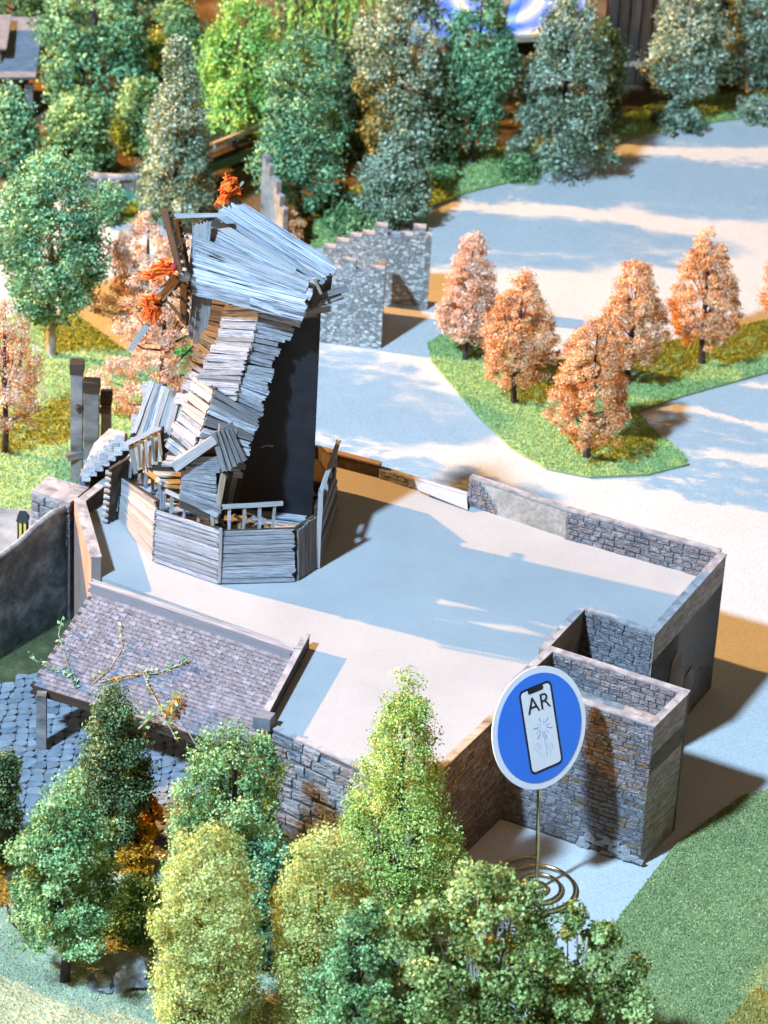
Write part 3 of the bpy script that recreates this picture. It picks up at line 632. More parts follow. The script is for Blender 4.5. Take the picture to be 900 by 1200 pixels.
def clad(name, tl, tr, br, bl, n, mat, back=True, **k):
    nr = normal_of(tl, tr, bl)
    o = sheet(name, [tl - nr * .012, tr - nr * .012 + (tl - tr) * .12, br - nr * .012 + (bl - br) * .12, bl - nr * .012], 0.03, M['wood_dark'], wm)
    boards(o, tl, tr, br, bl, n, mat, **k); return o
W, WP, WT, WG, WD = M['wood'], M['wood_pale'], M['wood_tan'], M['wood_grey'], M['wood_dark']
# tower: front facet in tiers, ragged towards the exposed core
clad('tower_cladding', P(304, 352, -2.50), P(358, 366, -2.52), P(334, 400, -2.54), P(296, 392, -2.55), 9, W, rag=.16, tilt=.25)
clad('tower_cladding', P(297, 394, -2.55), P(330, 402, -2.54), P(316, 446, -2.58), P(286, 440, -2.60), 9, W, rag=.14, tilt=.25)
clad('tower_cladding', P(287, 438, -2.61), P(316, 448, -2.60), P(306, 487, -2.64), P(270, 470, -2.66), 8, W, rag=.10, tilt=.25, ragl=.05)
clad('tower_cladding', P(250, 456, -2.68), P(305, 486, -2.67), P(284, 556, -2.78), P(222, 552, -2.84), 14, [W, W, WG], rag=.06, tilt=.3, over=1.2, proud=.03)
# left facet: tan boards turned towards the warm lamp
clad('tower_cladding', P(268, 356, -2.36), P(308, 356, -2.51), P(296, 410, -2.59), P(254, 408, -2.40), 11, [W, W, WP, W, WG], rag=.01, ragl=.05, tilt=.3, over=1.15)
clad('tower_cladding', P(250, 404, -2.42), P(294, 408, -2.60), P(278, 470, -2.68), P(225, 470, -2.48), 14, [WP, W, W, WG], rag=.01, ragl=.06, tilt=.35, over=1.15)
clad('tower_cladding', P(232, 440, -2.40), P(254, 456, -2.66), P(226, 548, -2.84), P(196, 520, -2.60), 14, [WT, WP, W], rag=.04, ragl=.06, tilt=.4)
clad('tower_cladding', P(252, 404, -2.30), P(236, 396, -2.20), P(206, 470, -2.32), P(226, 476, -2.46), 11, [W, WP], rag=.1, tilt=.5)
clad('tower_cladding', P(236, 346, -2.22), P(272, 352, -2.36), P(256, 410, -2.41), P(234, 400, -2.22), 9, [W, WG, WT], rag=.05, ragl=.08, tilt=.3)
# shingled lean-to on the left
clad('side_shed', P(176, 448, -2.15), P(196, 450, -2.2), P(176, 520, -2.42), P(148, 520, -2.36), 2, WP, tilt=.1)
so = sheet('side_shed', [P(178, 452, -2.2), P(216, 466, -2.3), P(204, 516, -2.5), P(152, 512, -2.45)], .04, WD, wm)
boards(so, P(176, 448, -2.19), P(154, 512, -2.46), P(206, 520, -2.52), P(218, 464, -2.30), 9, [WP, WP, W], rag=.10, ragl=.05, tilt=.3)
so = sheet('side_shed', [P(150, 520, -2.47), P(190, 500, -2.5), P(192, 540, -2.6), P(158, 558, -2.58)], .04, WD, wm)
boards(so, P(152, 524, -2.50), P(160, 558, -2.60), P(192, 540, -2.62), P(190, 502, -2.52), 7, [WG, WT, W], rag=.15, tilt=.3)
bar('shed_verge', P(146, 521, -2.55), P(188, 500, -2.6), .05, .03, WP, wm)
for k in range(4):
    a = P(162 + 8 * k, 520 - 4 * k, -2.64); bar('shed_baluster', a, P(165 + 8 * k, 548 - 5 * k, -2.66), .03, .02, [WG, WT][k % 2], wm)

# dormer bay in front
dm = sheet('dormer', [P(213, 546, -2.92), P(250, 518, -2.92), P(262, 566, -2.92), P(258, 602, -2.92), P(210, 582, -2.92)], .04, WD, wm)
boards(dm, P(214, 550, -2.94), P(252, 550, -2.96), P(260, 606, -2.96), P(210, 584, -2.94), 10, W, rag=.03, tilt=.1, th=.02)
boards(dm, P(232, 534, -2.94), P(254, 534, -2.94), P(259, 552, -2.96), P(215, 550, -2.94), 3, W, rag=.03, th=.02)
bar('dormer_eave', P(204, 548, -3.0), P(252, 515, -3.0), .10, .03, WP, dm)
boards(dm, P(250, 498, -2.9), P(268, 500, -2.8), P(286, 542, -2.85), P(262, 552, -3.0), 1, WG, th=.02)
for k in range(5):
    t = k / 4
    bar('plank', lerp(P(249, 506, -2.97), P(268, 502, -2.82), t), lerp(P(263, 553, -3.04), P(286, 540, -2.9), t), .055, .03, WG, dm)
for k in range(4):
    t = k / 3
    bar('plank', lerp(P(262, 556, -2.98), P(286, 545, -2.75), t), lerp(P(252, 612, -2.98), P(272, 600, -2.75), t), .06, .025, [WT, WD, WG, WD][k], dm)
bar('dormer_sill', P(210, 590, -2.95), P(258, 608, -2.95), .09, .04, WD, dm)
clad('dormer_roof', P(206, 540, -2.80), P(250, 512, -2.85), P(252, 518, -2.96), P(206, 548, -2.98), 2, WP, th=.02)

# cap: sagging hull of wide boards
cp = sheet('cap', [P(232, 262, -2.30), P(258, 246, -2.05), P(372, 322, -2.45), P(352, 368, -2.72), P(226, 344, -2.52)], .05, WD, wm)
sheet('cap_underside', [P(228, 340, -2.50), P(352, 366, -2.70), P(380, 330, -2.1), P(262, 240, -1.75)], .03, WD, cp)
def cap_board(x0, y0, Y0_, x1, y1, Y1_, wpx, mat=W, th=.03):
    bar('plank', P(x0, y0, Y0_), P(x1, y1, Y1_), wpx * .0084, th, mat, cp)
cap_board(264, 238, -2.14, 392, 318, -2.50, 11); cap_board(258, 244, -2.20, 386, 324, -2.55, 10); cap_board(254, 250, -2.26, 379, 331, -2.60, 8)
cap_board(272, 234, -2.05, 388, 310, -2.40, 9)
cap_board(257, 264, -2.34, 345, 319, -2.62, 11, WP)
cap_board(240, 272, -2.40, 366, 338, -2.70, 20)
cap_board(242, 288, -2.44, 312, 318, -2.62, 12)
# the broad smooth board of the cap side
boards(cp, P(231, 272, -2.47), P(366, 330, -2.74), P(354, 371, -2.79), P(223, 347, -2.57), 4, W, th=.025, rag=.05, over=1.2, tilt=.12, lift=.008)
cap_board(300, 362, -2.66, 358, 366, -2.76, 9); cap_board(292, 352, -2.72, 352, 374, -2.77, 7)
for (a, b, c, d) in ((352, 358, 404, 352), (356, 364, 400, 345), (348, 366, 388, 362), (360, 350, 408, 338), (344, 372, 372, 368)):
    bar('plank', P(a, b, -2.6), P(c, d, -2.55), .06, .02, random.choice([W, WP, WG]), cp)
sheet('cap_gable', [P(366, 332, -2.66), P(390, 322, -2.52), P(386, 352, -2.50), P(364, 362, -2.66)], .02, WD, cp)
bar('gable_strut', P(368, 326, -2.7), P(376, 344, -2.68), .03, .02, WT, cp)
# boarded front of the cap and boards hanging under it
for k in range(5):
    bar('plank', P(229 + 4 * k, 263 - k, -2.44 - .01 * k), P(222 + 4 * k, 346, -2.56 - .01 * k), .05, .02, [W, WP][k % 2], cp)
for (x0, y0, x1, y1) in ((228, 346, 224, 396), (234, 346, 230, 400), (240, 348, 236, 390), (246, 350, 240, 384)):
    bar('plank', P(x0, y0, -2.50), P(x1, y1, -2.52), .05, .02, [W, WG][x0 % 3 == 0], cp)
bar('cap_batten', P(198, 253, -2.5), P(264, 252, -2.45), .045, .03, WP, cp)
# axle and broken sails
tube('axle', [P(228, 325, -2.45), P(207, 321, -2.62)], .055, W, wm, 10)
def sail(a, b, wd, label=None):
    a, b = Vector(a), Vector(b); o = bar('sail', a, b, wd, .035, WD, wm, (-.75, -.6, .2))
    x = (b - a); y = Vector((-.75, -.6, .2)).cross(x).normalized() * wd
    n = max(3, int(x.length / .07))
    for k in range(n):
        c = a + x * (k + .5) / n
        if random.random() < .85: bar('slat', c - y * random.uniform(.5, .9), c + y * random.uniform(.5, 1.0), .028, .02, random.choice([WT, WD, WT]), o, (-.75, -.6, .2))
    return o
sail(P(212, 318, -2.62), P(194, 246, -2.6), .12); sail(P(216, 316, -2.55), P(206, 258, -2.45), .15)
sail(P(208, 326, -2.66), P(178, 362, -2.75), .14); sail(P(217, 332, -2.55), P(216, 378, -2.5), .12)
bar('sail', P(173, 380, -2.75), P(153, 410, -2.8), .06, .04, WP, wm); bar('sail_edge', P(203, 324, -2.72), P(176, 352, -2.8), .03, .03, WP, wm)
for (x, y, x1, y1) in ((190, 340, 214, 350), (196, 352, 212, 372), (206, 300, 222, 290), (208, 284, 220, 278)):
    bar('splinter', P(x, y, -2.6), P(x1, y1, -2.5), .035, .02, WT, wm)
def rag(pts, Y, label):
    """a crumpled tuft of orange cloth strips"""
    v, f = [], []
    for (x, y, dx, dy) in pts:
        for k in range(16):
            a = P(x + random.uniform(-5, 5), y + random.uniform(-5, 5), Y + random.uniform(-.08, .08))
            b = P(x + dx * random.uniform(.5, 1.2) + random.uniform(-5, 5), y + dy * random.uniform(.5, 1.2) + random.uniform(-5, 5), Y + random.uniform(-.12, .12))
            s = Vector((random.uniform(-1, 1), random.uniform(-1, 1), random.uniform(-1, 1))).normalized() * random.uniform(.008, .028)
            m = (a + b) / 2 + s; o = len(v); v += [a - s, a + s, m + s * 1.4, b, m - s * 1.2]
            f += [(o, o + 1, o + 2, o + 4), (o + 4, o + 2, o + 3)]
    o = mesh('orange_rag', v, f, M['rag'], wm); o['label'] = label
    md = o.modifiers.new('thickness', 'SOLIDIFY'); md.thickness = .008
    return o
rag([(200, 316, -36, 8), (196, 312, -14, -2), (190, 318, -20, 2), (196, 308, -6, -4), (184, 320, -12, 6)], -2.78, 'ragged orange-red cloth on the windmill axle')
rag([(184, 362, -6, 16), (180, 358, -12, -6), (176, 364, -6, 10), (182, 350, -10, 0)], -2.82, 'ragged orange cloth on the lower sail')
rag([(270, 218, -8, 4), (268, 214, 6, -2), (272, 222, 8, 2), (266, 224, -4, 8), (264, 226, 8, -8), (270, 212, -4, -2), (262, 232, 0, 6)], -2.12, 'crumpled orange cloth on the cap peak')
bar('peak_stick', P(276, 224, -2.1), P(285, 213, -2.1), .025, .02, WT, wm)
tube('knob', [P(201, 311, -2.82), P(205, 315, -2.8)], [.03, .035], M['redbit'], wm, 8)

# gallery: planked octagon round the tower
gal = thing('gallery_fence', V(-1.5, -2.3, PZ), 'planked octagonal gallery fence with broken railings round the windmill foot', 'fence')
G = [at(x, y, PZ) for x, y in ((141, 609), (181, 658), (257, 684), (345, 681), (372, 664), (393, 600))]
G = [V(p.x, p.y, PZ) for p in G]
c_ = V(-1.5, -2.1, PZ)
tops = [.46, .60, .58, .60, .56, .62]
def panel(a, b, ha, hb, n, mat, vert=False, inset=.0, flare=.03):
    ia, ib = a + (c_ - a) * flare, b + (c_ - b) * flare
    tl, tr, br, bl = ia + V(0, 0, ha), ib + V(0, 0, hb), b + V(0, 0, .01), a + V(0, 0, .01)
    nn = (br - bl).cross(tl - bl).normalized()
    if nn.dot(bl - c_) < 0: nn = -nn
    o = mesh('panel', [tl, tr, br, bl] + [p - nn * .03 for p in (tl, tr, br, bl)], [(0, 1, 2, 3), (7, 6, 5, 4), (0, 4, 5, 1), (1, 5, 6, 2), (2, 6, 7, 3), (3, 7, 4, 0)], WD, gal)
    if vert: boards(o, bl, tl, tr, br, n, mat, rag=.03, th=.02, lift=.006)
    else: boards(o, tl, tr, br, bl, n, mat, rag=.015, th=.02, tilt=.12, lift=.006)
    return o
panel(G[0], G[1], .46, .66, 11, [WP, WP, W]); panel(G[1], G[2], .56, .58, 12, W); panel(G[2], G[3], .56, .56, 12, W); panel(G[3] + V(.02, .01, 0), G[4], .56, .56, 6, WG, True)
panel(G[4], G[5], .64, .56, 6, [WD, WG]); bk = [V(-.62, -1.25, PZ), V(-1.2, -1.0, PZ), V(-2.1, -1.15, PZ)]
panel(G[5], bk[0], .6, .5, 6, WG); panel(bk[0], bk[1], .5, .45, 6, WG); panel(bk[1], bk[2], .45, .4, 6, WG)
e_ = V(-2.66, -2.12, PZ)
lo = panel(e_, G[0] + V(.05, .12, 0), .62, .66, 5, [WT, WD])
for k in range(9):
    piece('shingle', 'plank', V(.06, 0, .0), V(0, .05, .02), V(0, 0, .02), e_ + V(-.0 + .035 * k / 9, -.01, .04 + .066 * k), WP, lo)
def railing(a, b, ha, hb, n, base_a, base_b, th=.035):
    bar('rail', a + V(0, 0, ha), b + V(0, 0, hb), .05, .04, WP, gal)
    for k in range(n):
        t = (k + .5) / n; p = lerp(a, b, t)
        bar('baluster', p + V(random.uniform(-.02, .02), 0, lerp(base_a, base_b, t)), p + V(0, 0, lerp(ha, hb, t)), th, .03, random.choice([W, WP]), gal)
railing(G[0] + V(.06, .14, 0), G[1] + V(.06, .12, 0), .62, .78, 5, .42, .6)
railing(lerp(G[2], G[3], .0) + V(0, .06, 0), lerp(G[2], G[3], .8) + V(0, .06, 0), .80, .82, 4, .5, .5)
railing(G[4] + V(-.01, .05, 0), G[5], .76, .80, 4, .5, .5)
railing(lerp(G[1], G[2], .15) + V(0, .05, 0), lerp(G[1], G[2], .95) + V(0, .05, 0), .78, .70, 4, .5, .5)
bar('post', G[1] + V(.05, .03, .2), G[1] + V(.07, .05, .74), .06, .04, W, gal); bar('post', G[0] + V(-.05, .0, .1), G[0] + V(.0, .05, .62), .05, .04, WP, gal)
bar('post', G[4] + V(.0, -.02, .0), G[4] + V(-.0, -.0, .86), .05, .04, WP, gal); bar('post', G[2] + V(0, -.02, .02), G[2] + V(0, 0, .6), .03, .03, WP, gal)
dk = slab('gallery_deck', [p + (c_ - p) * .06 for p in G] + [p + (c_ - p) * .06 for p in bk], PZ + .30, PZ + .36, WD, gal)
for k in range(2, 15):
    yy = -2.98 + .105 * k; x0, x1 = -2.35 + .035 * abs(k - 8), -.62 - .03 * abs(k - 8)
    if yy < -2.7: x0, x1 = -1.45, -.95
    xs = [x0, lerp(x0, x1, random.uniform(.3, .45)), lerp(x0, x1, random.uniform(.6, .75)), x1]
    for i in range(3):
        if random.random() < .82:
            q = random.uniform(-.02, .03)
            bar('plank', V(xs[i] + .01, yy, PZ + .385 + q), V(xs[i + 1] - .01, yy + random.uniform(-.05, .05), PZ + .385 - q * .5), .10, .02, random.choice([W, W, WP, WT]), dk, (0, 0, 1))
for k in range(9):
    x = random.uniform(-1.45, -.95); y = random.uniform(-2.85, -2.68)
    bar('debris_stick', V(x, y, PZ + .42), V(x + random.uniform(-.2, .2), y + random.uniform(-.06, .06), PZ + .5 + random.uniform(0, .06)), .035, .025, random.choice([W, WP, WT]), gal)

# porch with stepped shingles left of the gallery
po = thing('arched_porch', at(125, 580, PZ), 'small stepped-shingle porch with black arched mouth left of the windmill', 'porch')
Ya = -1.55
outl = [(104, 578), (104, 556), (118, 540), (134, 528), (146, 524), (156, 540), (158, 556)]
sheet('mouth', [P(x, y, Ya) for x, y in outl], .05, M['black'], po)
sheet('roof', [P(93, 558, Ya - .05), P(104, 554, Ya - .06), P(146, 522, Ya - .06), P(146, 506, Ya + .35), P(128, 502, Ya + .5), P(110, 520, Ya + .4)], .05, M['coping'], po)
sheet('side', [P(93, 558, Ya - .06), P(104, 554, Ya - .08), P(104, 578, Ya - .08), P(93, 571, Ya - .06)], .04, M['slate'], po)
for k in range(7):
    t = k / 6; x = lerp(101, 146, t); y = lerp(557, 521, t)
    bar('shingle', P(x - 5, y + 2, Ya - .10), P(x + 5, y + 2, Ya - .10), .09, .03, [WP, W][k % 2], po)
for r in range(3):
    for k in range(6):
        t = (k + .5 * (r % 2)) / 6; x = lerp(99, 142, t) + r * 2; y = lerp(553, 518, t) - 5 * r
        bar('shingle', P(x - 4, y, Ya - .05 + .09 * r), P(x + 5, y - 1, Ya - .05 + .09 * r), .07, .025, [WP, W][(k + r) % 2], po)

# ================================================================== SIGN
sb = at(628.5, 1043, 0.0)
hs_ = Vector(.762 * RT + .272 * UP + .588 * FW).normalized(); vd = Vector(.156 * RT - .958 * UP + .242 * FW)
vu = -(vd - hs_ * vd.dot(hs_)).normalized(); nz = hs_.cross(vu).normalized()
if nz.dot(Vector(CAM) - sb) < 0: nz = -nz
hz = height(sb, 853); dc = V(sb.x, sb.y, hz) - Vector(RT) * .095; SR = 73 * unit(dc)
sg = thing('ar_sign', sb, 'round blue AR sign with white rim on a brass wire stand', 'sign')
SM = Matrix(((hs_.x, vu.x, nz.x, dc.x), (hs_.y, vu.y, nz.y, dc.y), (hs_.z, vu.z, nz.z, dc.z), (0, 0, 0, 1)))
def flatpart(name, outl, z0, z1, mat, parent):     # flat print in the plane of the disc, units of its radius
    n = len(outl); v = [SM @ V(x * SR, y * SR, z1) for x, y in outl] + [SM @ V(x * SR, y * SR, z0) for x, y in outl]
    return mesh(name, v, [tuple(range(n)), tuple(range(2 * n - 1, n - 1, -1))] + [(i, n + i, n + (i + 1) % n, (i + 1) % n) for i in range(n)], mat, parent)
def circ(r, n=96): return [(r * cos(2 * pi * k / n), r * sin(2 * pi * k / n)) for k in range(n)]
def rrect(w_, h_, r, cx=0, cy=0, n=8):
    o = []
    for sx, sy, a0 in ((1, 1, 0), (-1, 1, 90), (-1, -1, 180), (1, -1, 270)):
        for k in range(n + 1):
            a = radians(a0 + 90 * k / n); o.append((cx + sx * (w_ / 2 - r) + r * cos(a), cy + sy * (h_ / 2 - r) + r * sin(a)))
    return o
disc = flatpart('disc', circ(1.0), -.012, 0.0, M['white'], sg)
flatpart('blue_face', circ(.895), .0005, .004, M['blue'], disc)
ph = flatpart('phone_frame', rrect(.70, 1.42, .10, .02, 0), .0045, .007, M['ink'], disc)
flatpart('phone_screen', rrect(.625, 1.345, .07, .02, 0), .0075, .009, M['white'], disc)
flatpart('phone_notch', rrect(.33, .10, .035, .02, .655), .0095, .011, M['ink'], disc)
fc = bpy.data.curves.new('lettering', 'FONT'); fc.body = 'AR'; fc.align_x = 'CENTER'; fc.align_y = 'CENTER'; fc.size = .37; fc.extrude = .002; fc.offset = -.003
fo = bpy.data.objects.new('tmp', fc); COL.objects.link(fo); bpy.context.view_layer.update()
tm = bpy.data.meshes.new_from_object(fo.evaluated_get(bpy.context.evaluated_depsgraph_get())); bpy.data.objects.remove(fo)
tm.materials.clear(); tm.materials.append(M['ink'])
link('lettering', tm, SM @ Matrix.Translation((.04 * SR, .40 * SR, .011)) @ Matrix.Diagonal((SR * 1.06, SR * 1.02, 1, 1)), disc)
def stroke(x0, y0, x1, y1, w0, w1, mat, nm='firework_stroke'):
    d = Vector((x1 - x0, y1 - y0)).normalized(); q = (-d.y, d.x)
    flatpart(nm, [(x0 - q[0] * w0, y0 - q[1] * w0), (x1 - q[0] * w1, y1 - q[1] * w1), (x1 + q[0] * w1, y1 + q[1] * w1), (x0 + q[0] * w0, y0 + q[1] * w0)], .0095, .011, mat, disc)
for k in range(12):
    a = 2 * pi * k / 12 + .26; r0, r1 = (.07, .20) if k % 2 else (.05, .15)
    stroke(.05 + r0 * cos(a), 0 + r0 * sin(a), .05 + r1 * cos(a), .0 + r1 * sin(a) - .02, .004, .012, M['ink_blue'] if r1 > .16 else M['ink_pale'])
for (fx, fy) in ((-.12, -.28), (.14, -.36)):
    for k in range(8):
        a = 2 * pi * k / 8 + .2; stroke(fx + .03 * cos(a), fy + .03 * sin(a), fx + .075 * cos(a), fy + .075 * sin(a), .003, .007, M['ink_pale'])
for (x0, y0, x1, y1) in ((.045, -.08, .03, -.5), (.06, -.08, .06, -.5), (-.1, -.37, -.02, -.52), (.13, -.44, .1, -.52)): stroke(x0, y0, x1, y1, .004, .004, M['ink_pale'], 'firework_trail')
pt = dc - nz * .03 - vu * SR * .3
tube('pole', [V(sb.x, sb.y, .03), V((sb.x + pt.x) / 2, (sb.y + pt.y) / 2, (.03 + pt.z) / 2), V(pt.x, pt.y, pt.z)], .017, M['brass'], sg, 10)
coil = []
for k in range(0, 3 * 48 + 1):
    a = 2 * pi * k / 48 + pi / 2; r = .43 - (.43 - .05) * (k / 144) ** 1.0
    coil.append(V(sb.x + r * cos(a), sb.y + r * sin(a), .045))
tube('coil_base', coil, .017, M['brass'], sg, 8)

# ================================================================== CASTLE RUIN AND FAR BUILDINGS
def crenel(name, a, b, hs, th, mat, parent):
    """wall whose top steps through the heights hs"""
    a, b = Vector(a), Vector(b); d = (b - a); nn = Vector((-d.y, d.x, 0)).normalized() * th; n = len(hs)
    top = []
    for i, h in enumerate(hs): top += [(i / n, h), ((i + 1) / n, h)]
    front = [z(a, 0), z(b, 0)] + [z(lerp(a, b, t), h) for t, h in reversed(top)]
    m = len(front); v = front + [p + nn for p in front]
    f = [tuple(range(m)), tuple(range(2 * m - 1, m - 1, -1))] + [(i, m + i, m + (i + 1) % m, (i + 1) % m) for i in range(m)]
    o = mesh(name, v, f, mat, parent)
    for i, h in enumerate(hs):
        p, q = lerp(a, b, i / n) - nn * .03, lerp(a, b, (i + 1) / n) - nn * .03; r = nn * 1.06
        mesh('merlon_cap', [z(p, h + .003), z(q, h + .003), z(q + r, h + .003), z(p + r, h + .003), z(p, h + .03), z(q, h + .03), z(q + r, h + .03), z(p + r, h + .03)],
             [(3, 2, 1, 0), (4, 5, 6, 7), (0, 1, 5, 4), (1, 2, 6, 5), (2, 3, 7, 6), (3, 0, 4, 7)], M['coping'], o)
    return o
cs = thing('castle_ruin', at(440, 400, 0), 'small grey stone castle ruin with stepped battlements behind the windmill', 'ruin')
f0, f1 = at(362, 400, 0), at(446, 409, 0); b0, b1 = at(376, 350, 0), at(494, 358, 0); mid = at(450, 362, 0)
def hp(p, y): return height(p, y)
crenel('front_wall', f0, f1, [hp(f0, 318), hp(f0, 314), hp(f1, 312), hp(f1, 322), hp(f1, 318)], .07, M['rubble'], cs)
crenel('back_wall', b0, b1, [hp(b0, 292), hp(b0, 284), hp(b0, 277), hp(mid, 285), hp(mid, 275), hp(b1, 282), hp(b1, 280), hp(b1, 270)], .1, M['rubble'], cs)
wall('side_wall', f1 + V(-.02, .08, 0), lerp(f1, mid, .9), 0, hp(f1, 322), .08, M['plaster'], cs, hp(mid, 300), side=1)
slab('pier', [b1 + V(0, -.12, 0), b1 + V(.07, -.1, 0), b1 + V(.07, .12, 0), b1 + V(0, .1, 0)], 0, hp(b1, 272), M['rubble'], cs)
tw = thing('crenellated_wall', at(318, 275, 0), 'tall thin pale wall with notched top behind the windmill cap', 'wall')
ta, tb = at(304, 282, 0), at(330, 300, 0)
crenel('face', ta, tb, [hp(ta, 184), hp(ta, 192), hp(ta, 204), hp(tb, 222), hp(tb, 236), hp(tb, 248)], .07, M['plaster'], tw)

# garden walls and benches far left
gw = thing('garden_wall', at(130, 238, 0), 'low dark garden wall with pale curved rail behind the rust tree', 'wall')
a, b = at(92, 232, 0), at(165, 236, 0)
wall('face', a, b, 0, .28, .08, M['wood_grey'], gw); wall('base', a + V(0, -.06, 0), b + V(0, -.06, 0), 0, .13, .05, M['greenpaint'], gw)
tube('rail', [z(a, .33), z(lerp(a, b, .33), .30), z(lerp(a, b, .66), .30), z(b, .33)], .05, M['coping'], gw, 6)
for t in (.35, .62, .97): bar('pilaster', z(lerp(a, b, t), .0) + V(0, -.08, 0), z(lerp(a, b, t), .30) + V(0, -.08, 0), .06, .04, M['coping'], gw, (0, -1, 0))
fb = thing('footbridge', at(275, 200, 0), 'dark wooden footbridge with green side board between the far trees', 'bridge')
a, b = at(238, 205, 0), at(312, 180, 0)
bar('deck', z(a, .25), z(b, .3), .35, .06, WD, fb, (0, 0, 1)); bar('rail', z(a, .42) + V(0, -.15, 0), z(b, .48) + V(0, -.15, 0), .07, .05, WT, fb, (0, -1, 0))
bar('side_board', z(a, .14) + V(0, -.2, 0), z(b, .18) + V(0, -.2, 0), .12, .04, M['greenpaint'], fb, (0, -1, 0))
for t in (.05, .5, .95): bar('post', z(lerp(a, b, t), 0) + V(0, -.15, 0), z(lerp(a, b, t), .45) + V(0, -.15, 0), .06, .06, WD, fb, (0, -1, 0))

hb = at(0, 135, 0)
hs2 = thing('timber_house', hb, 'far timber house with slate-blue roof and dormer at the top left corner', 'house')
hw = height(hb, 82)
slab('wall', [hb + V(-.8, -.05, 0), hb + V(.27, -.05, 0), hb + V(.27, .8, 0), hb + V(-.8, .8, 0)], 0, hw, M['wood_dark'], hs2)
q = sheet('window', [hb + V(.08, -.06, hw * .25), hb + V(.22, -.06, hw * .25), hb + V(.22, -.06, hw * .8), hb + V(.08, -.06, hw * .8)], .02, M['bluewall'], hs2)
bar('frame', hb + V(.15, -.075, hw * .25), hb + V(.15, -.075, hw * .8), .02, .02, WP, q)
sheet('roof', [hb + V(-.9, -.2, hw - .08), hb + V(.48, -.2, hw + .02), hb + V(.48, .7, hw + .45), hb + V(-.9, .7, hw + .4)], .05, M['slate'], hs2)
slab('dormer', [hb + V(-.5, .0, 0), hb + V(.02, .0, 0), hb + V(.02, .5, 0), hb + V(-.5, .5, 0)], hw, hw + .33, M['wood_grey'], hs2)
sheet('dormer_roof', [hb + V(-.55, -.1, hw + .3), hb + V(.1, -.1, hw + .34), hb + V(.1, .5, hw + .55), hb + V(-.55, .5, hw + .5)], .03, M['slate'], hs2)
slab('chimney_post', [hb + V(.33, -.1, 0), hb + V(.43, -.1, 0), hb + V(.43, 0, 0), hb + V(.33, 0, 0)], 0, hw * .75, M['wood_grey'], hs2)

# building with the painted roof at the top edge
swirl = bpy.data.materials.new('swirl_painted_canvas'); swirl.use_nodes = True; nt = swirl.node_tree
tc = nt.nodes.new('ShaderNodeTexCoord'); wv = nt.nodes.new('ShaderNodeTexWave'); wv.wave_type = 'RINGS'; wv.rings_direction = 'SPHERICAL'; wv.inputs['Scale'].default_value = .9; wv.inputs['Distortion'].default_value = 3
nt.links.new(tc.outputs['Object'], wv.inputs['Vector'])
cl_ = ramp_node(nt, wv.outputs[0], [(0, (.12, .22, .75)), (.35, (.25, .40, .85)), (.55, (.45, .35, .75)), (.75, (.35, .62, .85)), (1, (.75, .72, .45))])
nt.links.new(cl_, nt.nodes['Principled BSDF'].inputs['Base Color'])
pbb = at(610, 110, 0)
pv = thing('painted_pavilion', pbb, 'dark timber pavilion under a blue swirl-painted roof at the top edge', 'pavilion')
hh = height(pbb, 48)
slab('wall', [pbb + V(-.9, 0, 0), pbb + V(.5, .1, 0), pbb + V(.5, 1.3, 0), pbb + V(-.9, 1.3, 0)], 0, hh, M['wood_dark'], pv)
sheet('roof', [pbb + V(-1.5, -.3, hh + .05), pbb + V(.75, -.1, hh + .22), pbb + V(.8, 1.3, hh + .62), pbb + V(-1.5, 1.3, hh + .6)], .05, swirl, pv)
bar('eave', pbb + V(-1.5, -.33, hh), pbb + V(.75, -.13, hh + .17), .08, .04, WT, pv, (0, -1, 0))
bar('roof_rib', pbb + V(-.35, -.25, hh + .16), pbb + V(-.2, 1.25, hh + .66), .08, .05, M['coping'], pv, (0, 0, 1))
db = at(738, 100, 0); dh = height(db, -30)
dbt = thing('dark_barn', db, 'tall dark brown barn wall between the far grey-green trees', 'barn')
slab('wall', [db + V(-.35, 0, 0), db + V(.4, 0, 0), db + V(.4, .8, 0), db + V(-.35, .8, 0)], 0, dh, M['wood_dark'], dbt)
for k in range(5): bar('plank', db + V(-.3 + .15 * k, -.02, .02), db + V(-.3 + .15 * k, -.02, dh - .05), .13, .03, WD, dbt, (0, -1, 0))
bar('sill_beam', db + V(-.1, -.05, .32), db + V(.4, -.05, .36), .06, .05, WT, dbt, (0, -1, 0))

# ================================================================== TREES AND PLANTS
RG_ = 'rust model trees on the grass island'
tree('rust_tree', (545, 424), 268, 37, 'pink', 'rust model tree nearest the castle ruin on the grass island', 'tree', 'egg', 1, 9126, .030, .065, 234, 0.18, RG_, hollow=.5, asp=.45, lump=.1)
tree('rust_tree', (602, 474), 316, 45, 'rust', 'rust model tree second from the castle ruin, drooping to one side', 'tree', 'egg', 2, 9828, .030, .065, 234, 0.18, RG_, hollow=.5, asp=.45, lump=.2)
tree('rust_tree', (687, 538), 368, 52, 'rust', 'rust model tree nearest the front tip of the grass island', 'tree', 'egg', 3, 10530, .030, .065, 253, 0.16, RG_, hollow=.5, asp=.45, lump=.2)
tree('rust_tree', (735, 452), 302, 43, 'rust', 'rust model tree just behind the one at the island tip', 'tree', 'egg', 4, 9828, .030, .065, 234, 0.18, RG_, hollow=.5, asp=.45, lump=.1)
tree('rust_tree', (822, 428), 268, 47, 'rust', 'rust model tree standing alone on the right arm of the island', 'tree', 'egg', 5, 9828, .030, .065, 234, 0.18, RG_, hollow=.5, lean=(-.06, 0), asp=.45, lump=.1)
tree('rust_tree', (924, 398), 250, 43, 'rust', 'rust model tree cut off by the right edge of the picture', 'tree', 'flame', 6, 4000, .038, .08, 195, .15, RG_, hollow=.35, asp=.45, lump=.1)
